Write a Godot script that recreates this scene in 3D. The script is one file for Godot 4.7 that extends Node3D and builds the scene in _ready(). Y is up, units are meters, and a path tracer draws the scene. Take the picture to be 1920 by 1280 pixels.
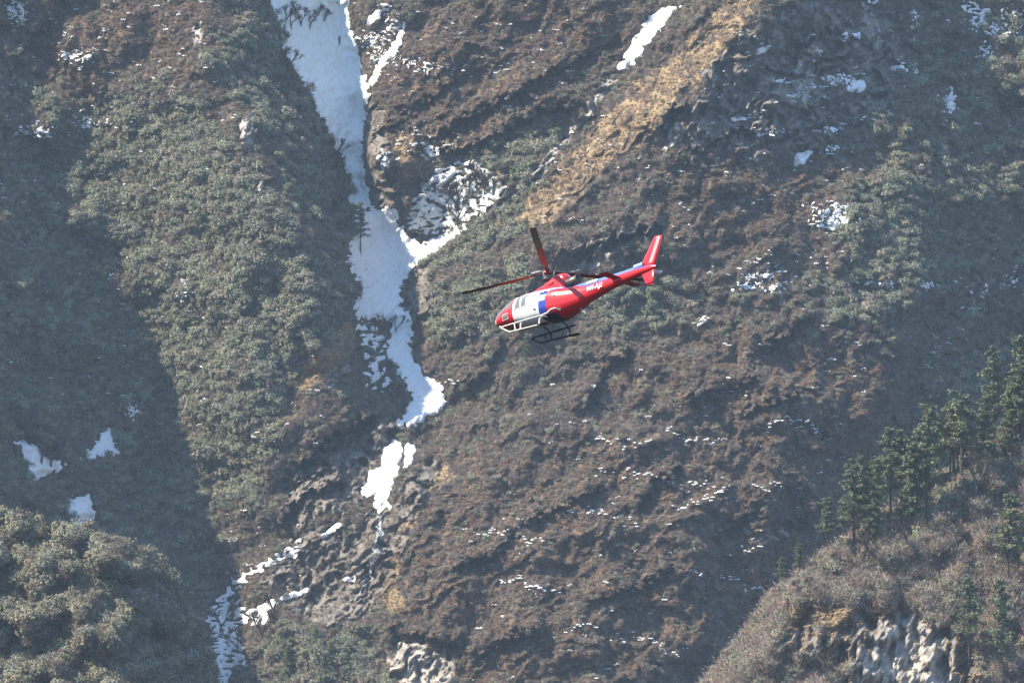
extends Node3D
# A red, white and blue helicopter flies past a steep mountainside with a frozen gully.
# Metres, y up. The camera stands at the origin and looks level along -Z with a long lens.

const TY := 0.046621
const TX := 0.07
var rng := RandomNumberGenerator.new()
var taken := {}

# ---------------------------------------------------------------- helpers
func ray(px: float, py: float) -> Vector3:
	return Vector3((px - 960.0) / 960.0 * TX, (640.0 - py) / 640.0 * TY, -1.0)

func numbered(called: String) -> String:
	var n: int = taken.get(called, 0)
	taken[called] = n + 1
	return called if n == 0 else "%s_%03d" % [called, n]

func tag(o: Node, label: String, category: String, group := "", kind := "") -> void:
	if label: o.set_meta("label", label)
	if category: o.set_meta("category", category)
	if group: o.set_meta("group", group)
	if kind: o.set_meta("kind", kind)

func top(o: Node3D, called: String) -> Node3D:
	o.name = numbered(called)
	add_child(o, true)
	return o

func part(called: String, m: Mesh, mat: Material, parent: Node) -> MeshInstance3D:
	var o := MeshInstance3D.new()
	o.name = called
	o.mesh = m
	if mat: o.material_override = mat
	parent.add_child(o, true)
	return o

func vmat(rough := 0.9, back := 0.0) -> StandardMaterial3D:
	var m := StandardMaterial3D.new()
	m.vertex_color_use_as_albedo = true
	m.roughness = rough
	m.metallic_specular = 0.2
	m.cull_mode = BaseMaterial3D.CULL_DISABLED
	if back > 0.0:
		m.backlight_enabled = true
		m.backlight = Color(back, back, back)
	return m

func paint(r: float, g: float, b: float, rough := 0.35, metal := 0.0, coat := 0.0) -> StandardMaterial3D:
	var m := StandardMaterial3D.new()
	m.albedo_color = Color(r, g, b).linear_to_srgb()
	m.roughness = rough
	m.metallic = metal
	m.cull_mode = BaseMaterial3D.CULL_DISABLED
	if coat > 0.0:
		m.clearcoat_enabled = true
		m.clearcoat = coat
		m.clearcoat_roughness = 0.08
	return m

func arrays_mesh(v: PackedVector3Array, idx: PackedInt32Array, n := PackedVector3Array(), c := PackedColorArray()) -> ArrayMesh:
	var a := []
	a.resize(Mesh.ARRAY_MAX)
	a[Mesh.ARRAY_VERTEX] = v
	if n.size(): a[Mesh.ARRAY_NORMAL] = n
	if c.size(): a[Mesh.ARRAY_COLOR] = c
	if idx.size(): a[Mesh.ARRAY_INDEX] = idx
	var m := ArrayMesh.new()
	m.add_surface_from_arrays(Mesh.PRIMITIVE_TRIANGLES, a)
	return m

func rdir() -> Vector3:
	while true:
		var p := Vector3(rng.randf_range(-1, 1), rng.randf_range(-1, 1), rng.randf_range(-1, 1))
		if p.length_squared() < 1.0 and p.length_squared() > 0.01: return p.normalized()
	return Vector3.UP

func line_y(pts: Array, x: float) -> float:
	for i in pts.size() - 1:
		if x <= pts[i + 1][0] or i == pts.size() - 2:
			var t: float = (x - pts[i][0]) / (pts[i + 1][0] - pts[i][0])
			return lerpf(pts[i][1], pts[i + 1][1], t)
	return 0.0

func tube(v: PackedVector3Array, idx: PackedInt32Array, a: Vector3, b: Vector3, ra: float, rb: float, seg := 5) -> void:
	var d := (b - a).normalized()
	var s := d.cross(Vector3(0.31, 0.9, 0.2) if absf(d.y) < 0.9 else Vector3.RIGHT).normalized()
	var t := d.cross(s)
	var o := v.size()
	for k in seg:
		var an := TAU * k / seg
		var q := s * cos(an) + t * sin(an)
		v.append(a + q * ra)
		v.append(b + q * rb)
	for k in seg:
		var k2 := (k + 1) % seg
		idx.append_array(PackedInt32Array([o + 2 * k, o + 2 * k2, o + 2 * k + 1, o + 2 * k2, o + 2 * k2 + 1, o + 2 * k + 1]))

func tube_mesh(path: Array, r: float, seg := 8) -> ArrayMesh:
	var v := PackedVector3Array(); var ix := PackedInt32Array()
	for i in path.size() - 1:
		var d: Vector3 = (path[i + 1] - path[i]).normalized() * r * 0.35
		tube(v, ix, path[i] - d, path[i + 1] + d, r, r, seg)
	return arrays_mesh(v, ix)

# ---------------------------------------------------------------- the mountainside
const STEP := 3.0
const X0 := -320.0
const Y0 := -280.0
const NX := 854
const NY := 614
var relief := PackedFloat32Array()     # distance along the view axis of every grid vertex
var wall := PackedVector3Array()
var cover := PackedByteArray()
var snow_id := PackedByteArray()
var calm := PackedFloat32Array()       # 1 where snow has smoothed the ground, fading out round it

# ridge, gully and slope points, in view and beyond it, with their height in metres above the mean slope
const SKELETON := [
	[600,-150,-20],[590,40,-20],[640,30,-25],[625,130,-24],[664,120,-28],[655,220,-28],[676,210,-30],[672,300,-32],[676,360,-33],[705,450,-32],[715,520,-31],[740,620,-22],[792,740,-13],[748,830,-7],[712,950,-4],[690,1060,-8],[600,1125,-16],[430,1160,-34],[425,1280,-36],[420,1480,-34],
	[380,-150,16],[400,0,16],[425,120,22],[468,230,25],[503,330,25],[545,440,22],[600,520,14],[642,600,6],[655,690,-2],[625,790,-4],[560,880,-8],[500,950,-14],[450,1050,-23],
	[455,-60,14],[500,60,3],[540,170,-5],[590,300,-4],[640,440,-5],
	[130,-80,8],[20,190,-6],[100,330,-12],[190,480,-17],[270,600,-21],[300,720,-25],[330,850,-29],[380,950,-31],[400,1050,-31],
	[200,60,4],[300,250,4],[350,450,2],[420,650,-3],[430,800,-10],
	[-60,300,28],[-60,600,36],[-20,850,28],[-200,500,70],[-250,900,80],[-220,100,34],[-300,-200,20],[120,900,-6],[200,1000,-16],[60,450,6],[120,650,0],[-300,1500,60],[200,1450,-20],  # points left of view form an unseen ridge, raised to cast shade
	[705,300,-9],[742,380,-15],[700,180,-11],[690,30,-8],[800,150,0],[900,60,5],[800,-150,5],[1000,180,11],[1100,60,13],[1100,-150,13],[850,280,-3],
	[1240,20,9],[1160,130,9],[1080,240,8],[1000,330,5],[930,400,-2],[840,450,-22],[770,480,-28],
	[1450,-40,40],[1385,60,40],[1305,150,38],[1240,230,34],[1150,310,28],[1060,400,20],[980,470,12],[900,530,2],[805,575,-12],[1500,-250,40],
	[1500,100,21],[1480,200,20],[1400,280,25],[1600,100,9],[1600,240,8],[1700,150,-1],[1750,20,-10],[1850,30,-20],[1900,200,-24],[1830,300,-14],[1920,400,-30],[1900,550,-32],[1850,650,-28],[1700,-200,0],[2000,-150,-20],[2100,200,-10],[2200,600,0],[2200,1000,-10],
	[1650,320,10],[1700,400,12],[1690,500,14],[1300,400,28],[1400,430,25],[1200,500,24],[1100,600,16],[1000,650,8],[900,700,0],[850,760,-9],[1250,650,21],[1400,650,26],[1550,600,22],[1650,610,19],[1750,640,0],
	[1300,850,24],[1450,800,27],[1600,780,19],[1700,760,2],[1550,950,12],[1640,900,-6],[1000,850,14],[900,850,6],[850,905,9],[795,880,0],[1100,780,17],[1130,690,13],[1180,740,22],
	[790,1000,9],[850,1010,14],[765,1120,10],[1000,1000,22],[1200,1050,27],[1350,1050,22],[1450,1050,6],[1500,1200,-8],[900,1150,20],[1100,1200,26],[1300,1200,18],[830,1260,12],[700,1250,-2],[600,1250,-11],[560,1185,-11],[1000,1450,22],[1400,1480,8],[1900,1400,-10]]

func solve_rbf(pts: Array) -> PackedFloat64Array:
	var n := pts.size()
	var rows: Array[PackedFloat64Array] = []
	for i in n:
		var r := PackedFloat64Array()
		r.resize(n + 1)
		for j in n:
			r[j] = sqrt((pts[i][0] - pts[j][0]) ** 2.0 + (pts[i][1] - pts[j][1]) ** 2.0 + 144.0)
		r[i] -= 4.0
		r[n] = pts[i][2] * 1.15
		rows.append(r)
	for i in n:
		var best := i
		for k in range(i + 1, n):
			if absf(rows[k][i]) > absf(rows[best][i]): best = k
		var tmp := rows[i]; rows[i] = rows[best]; rows[best] = tmp
		var pr := rows[i]
		for k in range(i + 1, n):
			var rk := rows[k]
			var f := rk[i] / pr[i]
			if f != 0.0:
				for j in range(i, n + 1): rk[j] -= f * pr[j]
				rows[k] = rk
	var w := PackedFloat64Array()
	w.resize(n)
	for i in range(n - 1, -1, -1):
		var s := rows[i][n]
		for j in range(i + 1, n): s -= rows[i][j] * w[j]
		w[i] = s / rows[i][i]
	return w

func noise(seed_: int, freq: float, oct := 4, ridged := false) -> FastNoiseLite:
	var n := FastNoiseLite.new()
	n.seed = seed_
	n.noise_type = FastNoiseLite.TYPE_SIMPLEX
	n.frequency = freq
	n.fractal_type = FastNoiseLite.FRACTAL_RIDGED if ridged else FastNoiseLite.FRACTAL_FBM
	n.fractal_octaves = oct
	return n

func blocks(seed_: int, freq: float) -> FastNoiseLite:
	var n := FastNoiseLite.new()
	n.seed = seed_
	n.noise_type = FastNoiseLite.TYPE_CELLULAR
	n.cellular_return_type = FastNoiseLite.RETURN_CELL_VALUE
	n.fractal_type = FastNoiseLite.FRACTAL_NONE
	n.frequency = freq
	return n

# kinds of ground
enum { BROWN, GREEN, OCHRE, ROCK, PALE, RUSSET, CRAG, THICKET, SNOW }

const PATCHES := [
	[RUSSET, [[880,860],[1100,830],[1300,820],[1480,840],[1540,940],[1440,1130],[1330,1280],[850,1280],[760,1160],[770,1020],[840,930]]],
	[RUSSET, [[700,160],[760,60],[860,0],[1200,0],[1130,130],[1000,200],[880,260],[800,260],[720,330],[735,385],[700,380],[682,290]]],
	[RUSSET, [[60,0],[380,0],[400,80],[340,160],[240,140],[150,180],[60,120]]],
	[RUSSET, [[1270,300],[1500,260],[1560,400],[1420,480],[1200,440]]],
	[RUSSET, [[1120,650],[1400,620],[1660,680],[1700,800],[1560,900],[1400,820],[1180,760]]],
	[THICKET, [[-320,130],[60,140],[110,300],[190,470],[280,590],[300,740],[380,880],[420,1000],[380,1150],[300,1050],[-320,1050]]],
	[GREEN, [[170,200],[250,160],[340,180],[400,230],[440,290],[480,330],[520,400],[580,460],[640,520],[662,570],[610,610],[560,660],[530,760],[500,870],[430,860],[360,830],[305,770],[296,680],[300,600],[230,500],[160,420],[105,330],[110,270]]],
	[GREEN, [[380,120],[430,150],[500,250],[540,340],[600,430],[655,480],[655,380],[620,280],[560,180],[525,90],[500,0],[440,0],[420,80]]],
	[GREEN, [[1000,335],[1050,350],[1000,420],[920,470],[850,500],[790,540],[775,515],[840,460],[900,410]]],
	[GREEN, [[960,230],[1050,215],[1060,240],[1000,320],[930,350],[890,320],[900,280]]],
	[GREEN, [[1090,545],[1250,540],[1300,575],[1250,620],[1130,625],[1075,595]]],
	[GREEN, [[1620,310],[1700,290],[1750,350],[1780,440],[1800,520],[1720,530],[1600,520],[1560,470],[1590,430],[1600,380]]],
	[GREEN, [[1500,530],[1720,520],[1740,600],[1560,610]]],
	[GREEN, [[380,840],[500,870],[480,960],[400,960],[330,880]]],
	[GREEN, [[500,1190],[640,1180],[720,1200],[740,1300],[480,1300]]],
	[GREEN, [[800,560],[960,490],[1000,520],[900,640],[800,650]]],
	[THICKET, [[1680,60],[2240,0],[2240,900],[1800,800],[1720,760],[1760,640],[1800,560],[1790,420],[1740,320],[1620,260],[1600,120]]],
	[OCHRE, [[1450,-60],[1400,60],[1300,160],[1240,235],[1150,310],[1060,400],[985,440],[960,410],[1030,330],[1090,260],[1160,190],[1240,120],[1310,60],[1400,-40]]],
	[OCHRE, [[750,240],[860,255],[890,275],[830,310],[760,340],[735,300]]],
	[OCHRE, [[735,960],[765,900],[835,870],[850,890],[790,960],[760,1010],[745,1100],[770,1150],[720,1160],[715,1120]]],
	[OCHRE, [[560,690],[660,600],[672,650],[600,720],[540,740]]],
	[CRAG, [[1390,60],[1480,40],[1700,20],[1680,180],[1560,260],[1400,300],[1270,290],[1300,170]]],
	[PALE, [[1130,150],[1158,150],[1090,235],[1020,325],[985,338],[1050,258]]],
	[CRAG, [[1255,200],[1285,205],[1262,240],[1232,247]]],
	[PALE, [[1285,206],[1272,262],[1248,290],[1240,250],[1262,240]]],
	[PALE, [[1478,190],[1492,130],[1520,60],[1530,110],[1522,170],[1500,215]]],
	[PALE, [[1610,0],[1632,10],[1655,75],[1640,90],[1618,50]]],
	[ROCK, [[1500,0],[1530,0],[1560,20],[1530,40],[1480,30]]],
	[PALE, [[1045,520],[1075,495],[1140,462],[1160,472],[1110,512],[1060,530]]],
	[CRAG, [[1060,470],[1180,420],[1230,430],[1150,470],[1080,495]]],
	[CRAG, [[560,1000],[640,985],[735,955],[755,880],[815,860],[835,885],[765,965],[755,1020],[730,1070],[705,1140],[640,1170],[570,1160],[520,1120],[475,1100],[540,1050]]],
	[ROCK, [[540,880],[600,825],[680,785],[745,795],[725,850],[685,900],[640,960],[560,990],[525,940]]],
	[CRAG, [[770,510],[800,498],[815,600],[780,615],[753,575]]],
	[CRAG, [[690,395],[676,290],[690,180],[715,200],[740,330],[738,385]]],
	[PALE, [[740,1190],[800,1210],[850,1235],[850,1290],[760,1290],[730,1240]]],
	[PALE, [[445,225],[474,212],[486,258],[472,284],[450,268]]],
	[PALE, [[482,340],[492,338],[498,400],[488,405]]],
	[PALE, [[355,55],[378,40],[384,70],[362,84]]],
	[PALE, [[600,730],[650,680],[660,690],[620,735]]],
	[PALE, [[1420,1005],[1470,990],[1478,1010],[1430,1016]]],
]

# snowfields: [name, label, category, edge wobble, outline]
const SNOWS := [
	["frozen_waterfall", "broad frozen waterfall of pale blue ice filling the steep gully", 4.0, [[500,-60],[505,0],[528,60],[530,92],[552,130],[575,165],[590,200],[612,240],[635,285],[648,330],[655,375],[668,395],[700,388],[692,372],[684,330],[676,280],[684,215],[692,160],[676,130],[668,85],[656,45],[650,0],[660,-60]]],
	["snow_slope", "smooth white snow apron spreading below the frozen waterfall", 5.0, [[668,398],[660,440],[650,490],[662,515],[678,540],[662,562],[668,600],[700,596],[740,602],[772,600],[752,575],[748,540],[768,512],[795,488],[838,462],[885,418],[845,430],[792,457],[765,445],[746,420],[740,386],[716,392]]],
	["snow_tongue", "bright snow tongue winding between brown rock islands", 6.0, [[742,572],[768,590],[774,612],[765,640],[772,668],[792,702],[828,722],[832,762],[805,785],[768,800],[735,795],[760,775],[772,745],[750,705],[722,665]]],
	["snow_patch", "broken snow beside dark shrubs under the narrow snow apron", 9.0, [[670,605],[700,606],[722,640],[715,668],[735,705],[725,735],[690,725],[678,660]]],
	["icefall", "white forked icefall hanging over dark wet rock", 3.0, [[735,825],[756,830],[752,855],[745,885],[735,910],[724,938],[734,954],[716,956],[708,966],[700,950],[704,905],[698,938],[688,930],[674,934],[678,912],[690,902],[690,880],[703,884],[716,862],[718,840]]],
	["icefall", "small white ice tongue beside the forked icefall", 3.0, [[760,828],[779,836],[772,870],[754,880],[757,850]]],
	["snow_gully", "long grey-white snow gully below the dark rock step", 6.6, [[580,1004],[572,1028],[540,1048],[512,1056],[474,1078],[446,1100],[440,1130],[470,1138],[505,1146],[512,1166],[482,1172],[455,1166],[440,1190],[455,1215],[468,1245],[436,1255],[415,1300],[398,1300],[396,1200],[385,1160],[400,1125],[440,1084],[470,1066],[510,1046],[545,1026]]],
	["snow_patch", "narrow snow strip on the ochre rim above wet rock", 2.0, [[594,1006],[634,980],[640,984],[606,1010]]],
	["snow_ledge", "thin snow ledge slanting across the dark rock step", 2.0, [[475,1136],[540,1112],[580,1102],[578,1108],[540,1122],[490,1148]]],
	["snow_patch", "small sunlit snow patch at the foot of the thin waterfall", 2.0, [[640,1082],[668,1080],[664,1090],[644,1092]]],
	["snow_chute", "snow chute with bare twigs above the grey scree", 4.0, [[1275,8],[1240,15],[1208,40],[1182,82],[1158,130],[1190,122],[1216,76],[1252,40]]],
	["snow_patch", "snow patch crossed by bare dark branches in shaded forest", 5.0, [[25,822],[62,830],[98,862],[130,872],[100,884],[60,902],[50,870]]],
	["snow_patch", "jagged white snow clearing with a dark cliff edge in shaded forest", 6.0, [[148,852],[175,836],[186,812],[207,798],[216,830],[224,850],[190,854],[152,864]]],
	["snow_patch", "pointed snow clearing above the near wooded spur", 5.0, [[120,932],[148,935],[165,924],[180,966],[150,990],[135,986]]],
	["snow_patch", "large snow patch high on the shaded forest slope", 7.0, [[1804,0],[1850,14],[1850,50],[1826,68],[1812,36]]],
	["snow_patch", "scattered snow streaks high beside the large shaded patch", 8.0, [[1870,20],[1920,15],[1925,32],[1880,34]]],
	["snow_patch", "snow bed dotted with bare trees above the apron", 6.5, [[820,312],[885,297],[932,330],[948,358],[905,402],[868,418],[800,440],[765,432],[765,392],[790,350]]],
	["snow_patch", "streaky snow on ochre grass beside the gully wall", 9.0, [[782,262],[806,264],[832,296],[806,306],[786,290]]],
	["snow_chute", "thin snow chute joining the frozen waterfall beside dark rock", 3.0, [[688,166],[704,126],[742,74],[756,36],[762,40],[750,86],[716,128],[694,170]]],
	["snow_patch", "snow band between dark rocks beside the frozen waterfall", 5.0, [[684,42],[712,12],[738,6],[726,20],[700,42]]],
	["snow_patch", "leaf-shaped snow bank on a ledge of the shaded cliff", 2.0, [[1414,100],[1426,88],[1446,84],[1436,96],[1420,104]]],
	["snow_patch", "star-shaped snow bank in the middle of the shaded cliff", 4.0, [[1584,168],[1598,152],[1616,148],[1624,168],[1600,172]]],
	["snow_patch", "snow bank on a dark ledge below the shaded cliff", 3.0, [[1482,308],[1496,286],[1524,282],[1508,304],[1492,314]]],
	["snow_ledge", "flat snow ledge on the brown ridge shoulder", 2.0, [[1366,224],[1386,217],[1408,221],[1386,227]]],
	["snow_patch", "snow-covered boulder field beside the green knoll", 10.0, [[1540,420],[1560,380],[1590,380],[1592,425],[1560,440]]],
	["snow_patch", "branching snow strip under the broken forest slope", 5.0, [[1770,180],[1782,176],[1790,205],[1776,218]]],
	["snow_patch", "broken snow streaks on the sunlit upper slope", 9.0, [[14,8],[34,12],[52,40],[24,44]]],
]

# narrow snow lines on ledges of the lower slope
const SNOW_LINES := [[[1120,884],[1200,890],[1262,905],[1370,918]],[[1370,918],[1320,940],[1270,952]],[[932,1083],[985,1095],[1050,1118]],[[936,1086],[990,1100],[1052,1112]],[[1060,1180],[1105,1170],[1132,1186]],[[1145,1196],[1190,1194],[1240,1214],[1276,1230]],[[1278,1075],[1350,1085],[1430,1108]],[[968,1017],[1022,1010]],[[1236,800],[1270,815],[1300,834]],[[1440,800],[1480,786],[1502,778]],[[1270,830],[1350,828]],[[1410,912],[1470,915],[1530,908]],[[1120,825],[1180,832],[1230,835]],[[1480,790],[1535,802]],[[870,1000],[960,995]],[[1390,1025],[1430,1030]],[[1055,955],[1110,962]],[[1100,958],[1200,985]],[[905,1062],[930,1066]],[[1330,740],[1400,735]],[[1420,652],[1450,645]],[[800,720],[870,715]]]

const FLECKS := [[0,0,400,180,260],[0,180,300,500,260],[0,500,300,800,160],[160,200,500,460,260],[280,450,620,880,330],[700,10,1150,300,330],[740,240,860,310,90],[1300,60,1720,330,330],[1700,40,1920,700,420],[1150,300,1600,520,200],[960,250,1200,420,70],[1380,470,1620,560,130],[860,640,1500,1280,340],[1500,560,1760,900,160],[420,900,560,1100,60],[1400,490,1470,550,50],[1550,360,1610,440,60],[640,0,760,160,60]]

const CLUSTERS := [[1575,150,70,20],[1690,130,40,15],[1530,165,30,8],[1470,155,40,8],[1490,182,20,6],[1640,220,30,10],[1712,120,16,30],[1560,245,30,8],[1530,100,20,8],[1600,70,30,10],[1640,5,20,8],[1715,40,12,40],[1780,195,25,50],[1880,60,60,40],[1850,100,40,20],[1430,250,50,12],[1560,280,20,10],[1560,410,60,40],[1430,520,60,12],[1400,540,40,14],[1660,532,80,10],[1740,535,24,16],[1840,545,30,20],[1890,530,30,20],[1825,580,30,14],[30,30,40,40],[140,110,60,20],[200,230,20,16],[70,250,70,30],[800,130,40,20],[770,120,24,16],[500,680,50,10],[350,545,30,40],[205,500,20,30],[160,230,40,20],[720,300,20,30],[1320,600,20,8],[1310,608,24,8],[1450,545,30,10],[240,745,20,10],[250,775,20,26],[700,80,60,30],[740,50,30,30],[720,110,40,40]]

func build_wall() -> void:
	var w := solve_rbf(SKELETON)
	var cs := 24.0
	var cx := int((NX * STEP) / cs) + 5
	var cy := int((NY * STEP) / cs) + 5
	var coarse := PackedFloat32Array()
	coarse.resize(cx * cy)
	var n := SKELETON.size()
	var sx := PackedFloat32Array(); var sy := PackedFloat32Array()
	for p in SKELETON:
		sx.append(p[0]); sy.append(p[1])
	for j in cy:
		for i in cx:
			var x := X0 + (i - 1) * cs
			var y := Y0 + (j - 1) * cs
			var s := 0.0
			for k in n:
				var dx := x - sx[k]; var dy := y - sy[k]
				s += w[k] * sqrt(dx * dx + dy * dy + 144.0)
			coarse[j * cx + i] = s
	# smooth upsampling, first along x and then along y
	var mid := PackedFloat32Array()
	mid.resize(NX * cy)
	for i in NX:
		var f := i * STEP / cs + 1.0
		var c := int(f); var t := f - c
		for j in cy:
			var o := j * cx + c
			mid[j * NX + i] = cubic_interpolate(coarse[o], coarse[o + 1], coarse[o - 1], coarse[o + 2], t)
	relief.resize(NX * NY)
	wall.resize(NX * NY)
	var big := noise(11, 1.0 / 190.0, 5)
	var strata := noise(12, 1.0, 4, true)
	var fine := noise(13, 1.0 / 26.0, 4)
	var warp := noise(14, 1.0 / 120.0, 3)
	var ledge := noise(15, 1.0 / 90.0, 3)
	var ice := noise(16, 1.0, 4)
	var block := blocks(18, 1.0 / 20.0)
	var block2 := blocks(19, 1.0 / 8.0)
	for j in NY:
		var y := Y0 + j * STEP
		var f := j * STEP / cs + 1.0
		var c := int(f); var t := f - c
		for i in NX:
			var x := X0 + i * STEP
			var o := c * NX + i
			var h := cubic_interpolate(mid[o], mid[o + NX], mid[o - NX], mid[o + 2 * NX], t)
			var at := j * NX + i
			var kind := cover[at]
			var damp := 1.0
			damp = lerpf(1.0, 0.12, calm[at])
			var wv := warp.get_noise_2d(x, y)
			var along := x * 0.8 - y * 0.6
			var across := x * 0.6 + y * 0.8 + wv * 40.0
			var right := smoothstep(640.0, 760.0, x)
			var st := strata.get_noise_2d(along / 260.0, across / 62.0)
			var rocky := 1.6 if kind == CRAG or kind == ROCK or kind == PALE else 1.0
			h += damp * (big.get_noise_2d(x, y) * lerpf(7.0, 15.0, smoothstep(280.0, 0.0, x)) + st * lerpf(1.1, 2.6, right) * rocky + fine.get_noise_2d(x, y) * 1.0 * rocky)
			h += extra[at] * damp
			if rocky > 1.0: h += damp * (block.get_noise_2d(along * 0.6, across * 1.3) * 1.5 + block2.get_noise_2d(along * 0.7, across * 1.2) * 1.0)
			var lw := (y + x * 0.16 + wv * 70.0) / 58.0
			var saw := lw - floorf(lw)
			h += damp * clampf(ledge.get_noise_2d(x, y) * 2.0 + 0.25, 0.0, 1.0) * 2.4 * (smoothstep(0.0, 0.75, saw) - smoothstep(0.75, 1.0, saw)) * smoothstep(700.0, 900.0, x)
			if snow_id[at] == 1:
				h += ice.get_noise_2d(x / 16.0, y / 60.0) * 0.8 + ice.get_noise_2d(x / 60.0 + 40.0, y / 22.0) * 0.4
			relief[at] = 2000.0 + (640.0 - y) * 0.114 - h
			wall[at] = ray(x, y) * relief[at]

func stamp_cover() -> void:
	cover.resize(NX * NY)
	snow_id.resize(NX * NY)
	calm.resize(NX * NY)
	var w1 := noise(21, 1.0 / 70.0, 4)
	var w2 := noise(22, 1.0 / 14.0, 2)
	for p in PATCHES:
		var poly := PackedVector2Array()
		var lo := Vector2(9999, 9999); var hi := -lo
		for q in p[1]:
			var v := Vector2(q[0], q[1])
			poly.append(v); lo = lo.min(v); hi = hi.max(v)
		var area := 0.0
		for k in poly.size(): area += poly[k].cross(poly[(k + 1) % poly.size()]) * 0.5
		var amp := clampf(absf(area) / (hi - lo).length() * 0.16, 4.0, 26.0)
		for j in range(maxi(0, int((lo.y - 30 - Y0) / STEP)), mini(NY, int((hi.y + 30 - Y0) / STEP))):
			for i in range(maxi(0, int((lo.x - 30 - X0) / STEP)), mini(NX, int((hi.x + 30 - X0) / STEP))):
				var x := X0 + i * STEP; var y := Y0 + j * STEP
				var q := Vector2(x + w1.get_noise_2d(x, y) * amp * 1.5 + w2.get_noise_2d(x, y) * amp * 0.6, y + w1.get_noise_2d(y + 500.0, x) * amp * 1.5 + w2.get_noise_2d(y + 300.0, x) * amp * 0.6)
				if Geometry2D.is_point_in_polygon(q, poly): cover[j * NX + i] = p[0]
	for s in SNOWS.size():
		var p = SNOWS[s]
		var poly := PackedVector2Array()
		var lo := Vector2(9999, 9999); var hi := -lo
		for q in p[3]:
			var v := Vector2(q[0], q[1])
			poly.append(v); lo = lo.min(v); hi = hi.max(v)
		var amp: float = p[2]
		for j in range(maxi(0, int((lo.y - 20 - Y0) / STEP)), mini(NY, int((hi.y + 20 - Y0) / STEP))):
			for i in range(maxi(0, int((lo.x - 20 - X0) / STEP)), mini(NX, int((hi.x + 20 - X0) / STEP))):
				var x := X0 + i * STEP; var y := Y0 + j * STEP
				var q := Vector2(x + w2.get_noise_2d(x, y) * amp * 1.6, y + w2.get_noise_2d(y + 300.0, x * 1.0) * amp * 1.6)
				var inside := Geometry2D.is_point_in_polygon(q, poly)
				if inside: calm[j * NX + i] = 1.0
				if amp > 6.2 and w2.get_noise_2d(x * 0.6 + y * 0.3 + 900.0, y * 1.5) + 0.3 * w2.get_noise_2d(x * 1.5, y * 2.5) > (0.12 if amp > 7.0 else 0.24): continue
				if inside:
					snow_id[j * NX + i] = s + 1

const LEDGES := [[5.0,[[770,290],[860,225],[960,175],[1060,120],[1110,95]]],[6.0,[[820,288],[920,258],[1010,208],[1075,195]]],[4.0,[[700,250],[760,215],[850,150]]],[6.0,[[1060,482],[1150,442],[1240,425]]],[7.0,[[1228,246],[1255,208],[1290,192]]],[4.0,[[860,735],[915,695],[940,640]]],[7.0,[[1095,770],[1130,695],[1180,655]]],[7.0,[[560,880],[600,828],[690,782]]],[5.0,[[735,1182],[800,1192],[870,1215]]],[6.0,[[1435,650],[1480,618],[1515,595]]],[6.0,[[1190,960],[1225,900],[1280,880]]],[6.0,[[1470,985],[1540,948]]],[5.0,[[980,980],[1060,942],[1130,915]]],[5.0,[[850,1065],[930,1035],[960,1000]]],[4.0,[[1390,775],[1500,738]]],[4.0,[[1290,745],[1420,712]]],[4.0,[[1330,1010],[1420,960]]],[4.0,[[1100,1130],[1200,1100],[1260,1060]]],[4.0,[[20,130],[60,70],[100,30]]],[4.0,[[1300,290],[1370,250],[1440,240]]],[4.0,[[900,1230],[960,1190],[1010,1185]]],[5.0,[[520,990],[560,930],[640,900]]]]
var extra := PackedFloat32Array()

func carve_ledges() -> void:
	extra.resize(NX * NY)
	var wob := noise(17, 1.0 / 22.0, 3)
	for L in LEDGES:
		var pts: Array = L[1]
		for k in pts.size() - 1:
			var a := Vector2(pts[k][0], pts[k][1]); var b := Vector2(pts[k + 1][0], pts[k + 1][1])
			var d := b - a
			var lo := a.min(b) - Vector2(50, 50); var hi := a.max(b) + Vector2(50, 50)
			for j in range(maxi(0, int((lo.y - Y0) / STEP)), mini(NY, int((hi.y - Y0) / STEP))):
				for i in range(maxi(0, int((lo.x - X0) / STEP)), mini(NX, int((hi.x - X0) / STEP))):
					var p := Vector2(X0 + i * STEP, Y0 + j * STEP)
					p += Vector2(0, wob.get_noise_2d(p.x, p.y) * 16.0)
					var t := (p - a).dot(d) / d.length_squared()
					if t < -0.08 or t > 1.08: continue
					var side := (p - a).cross(d) / d.length() * (-1.0)
					var fade := smoothstep(-0.08, 0.1, t) * smoothstep(1.08, 0.9, t)
					if k > 0: fade = maxf(fade, 1.0 if t < 0.5 and t >= 0.0 else 0.0)
					if k < pts.size() - 2: fade = maxf(fade, 1.0 if t > 0.5 and t <= 1.0 else 0.0)
					var v := 0.0
					if side < 0.0 and side > -40.0: v = 0.7 * (1.0 + side / 40.0)
					elif side >= 0.0 and side < 34.0: v = -1.0 * (1.0 - side / 34.0)
					v *= fade * L[0]
					var at := j * NX + i
					if absf(v) > absf(extra[at]): extra[at] = v

func soften(radius: int) -> void:
	for pass_ in 2:
		var step := 1 if pass_ == 0 else NX
		var lines := NY if pass_ == 0 else NX
		var count := NX if pass_ == 0 else NY
		for a in lines:
			var base := a * NX if pass_ == 0 else a
			var src := PackedFloat32Array(); src.resize(count)
			var any := false
			for k in count:
				src[k] = calm[base + k * step]
				if src[k] > 0.0: any = true
			if not any: continue
			var sum := 0.0
			for k in range(-radius, count):
				if k + radius < count: sum += src[k + radius]
				if k - radius - 1 >= 0: sum -= src[k - radius - 1]
				if k >= 0: calm[base + k * step] = clampf(sum / (2 * radius + 1), 0.0, 1.0)

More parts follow.
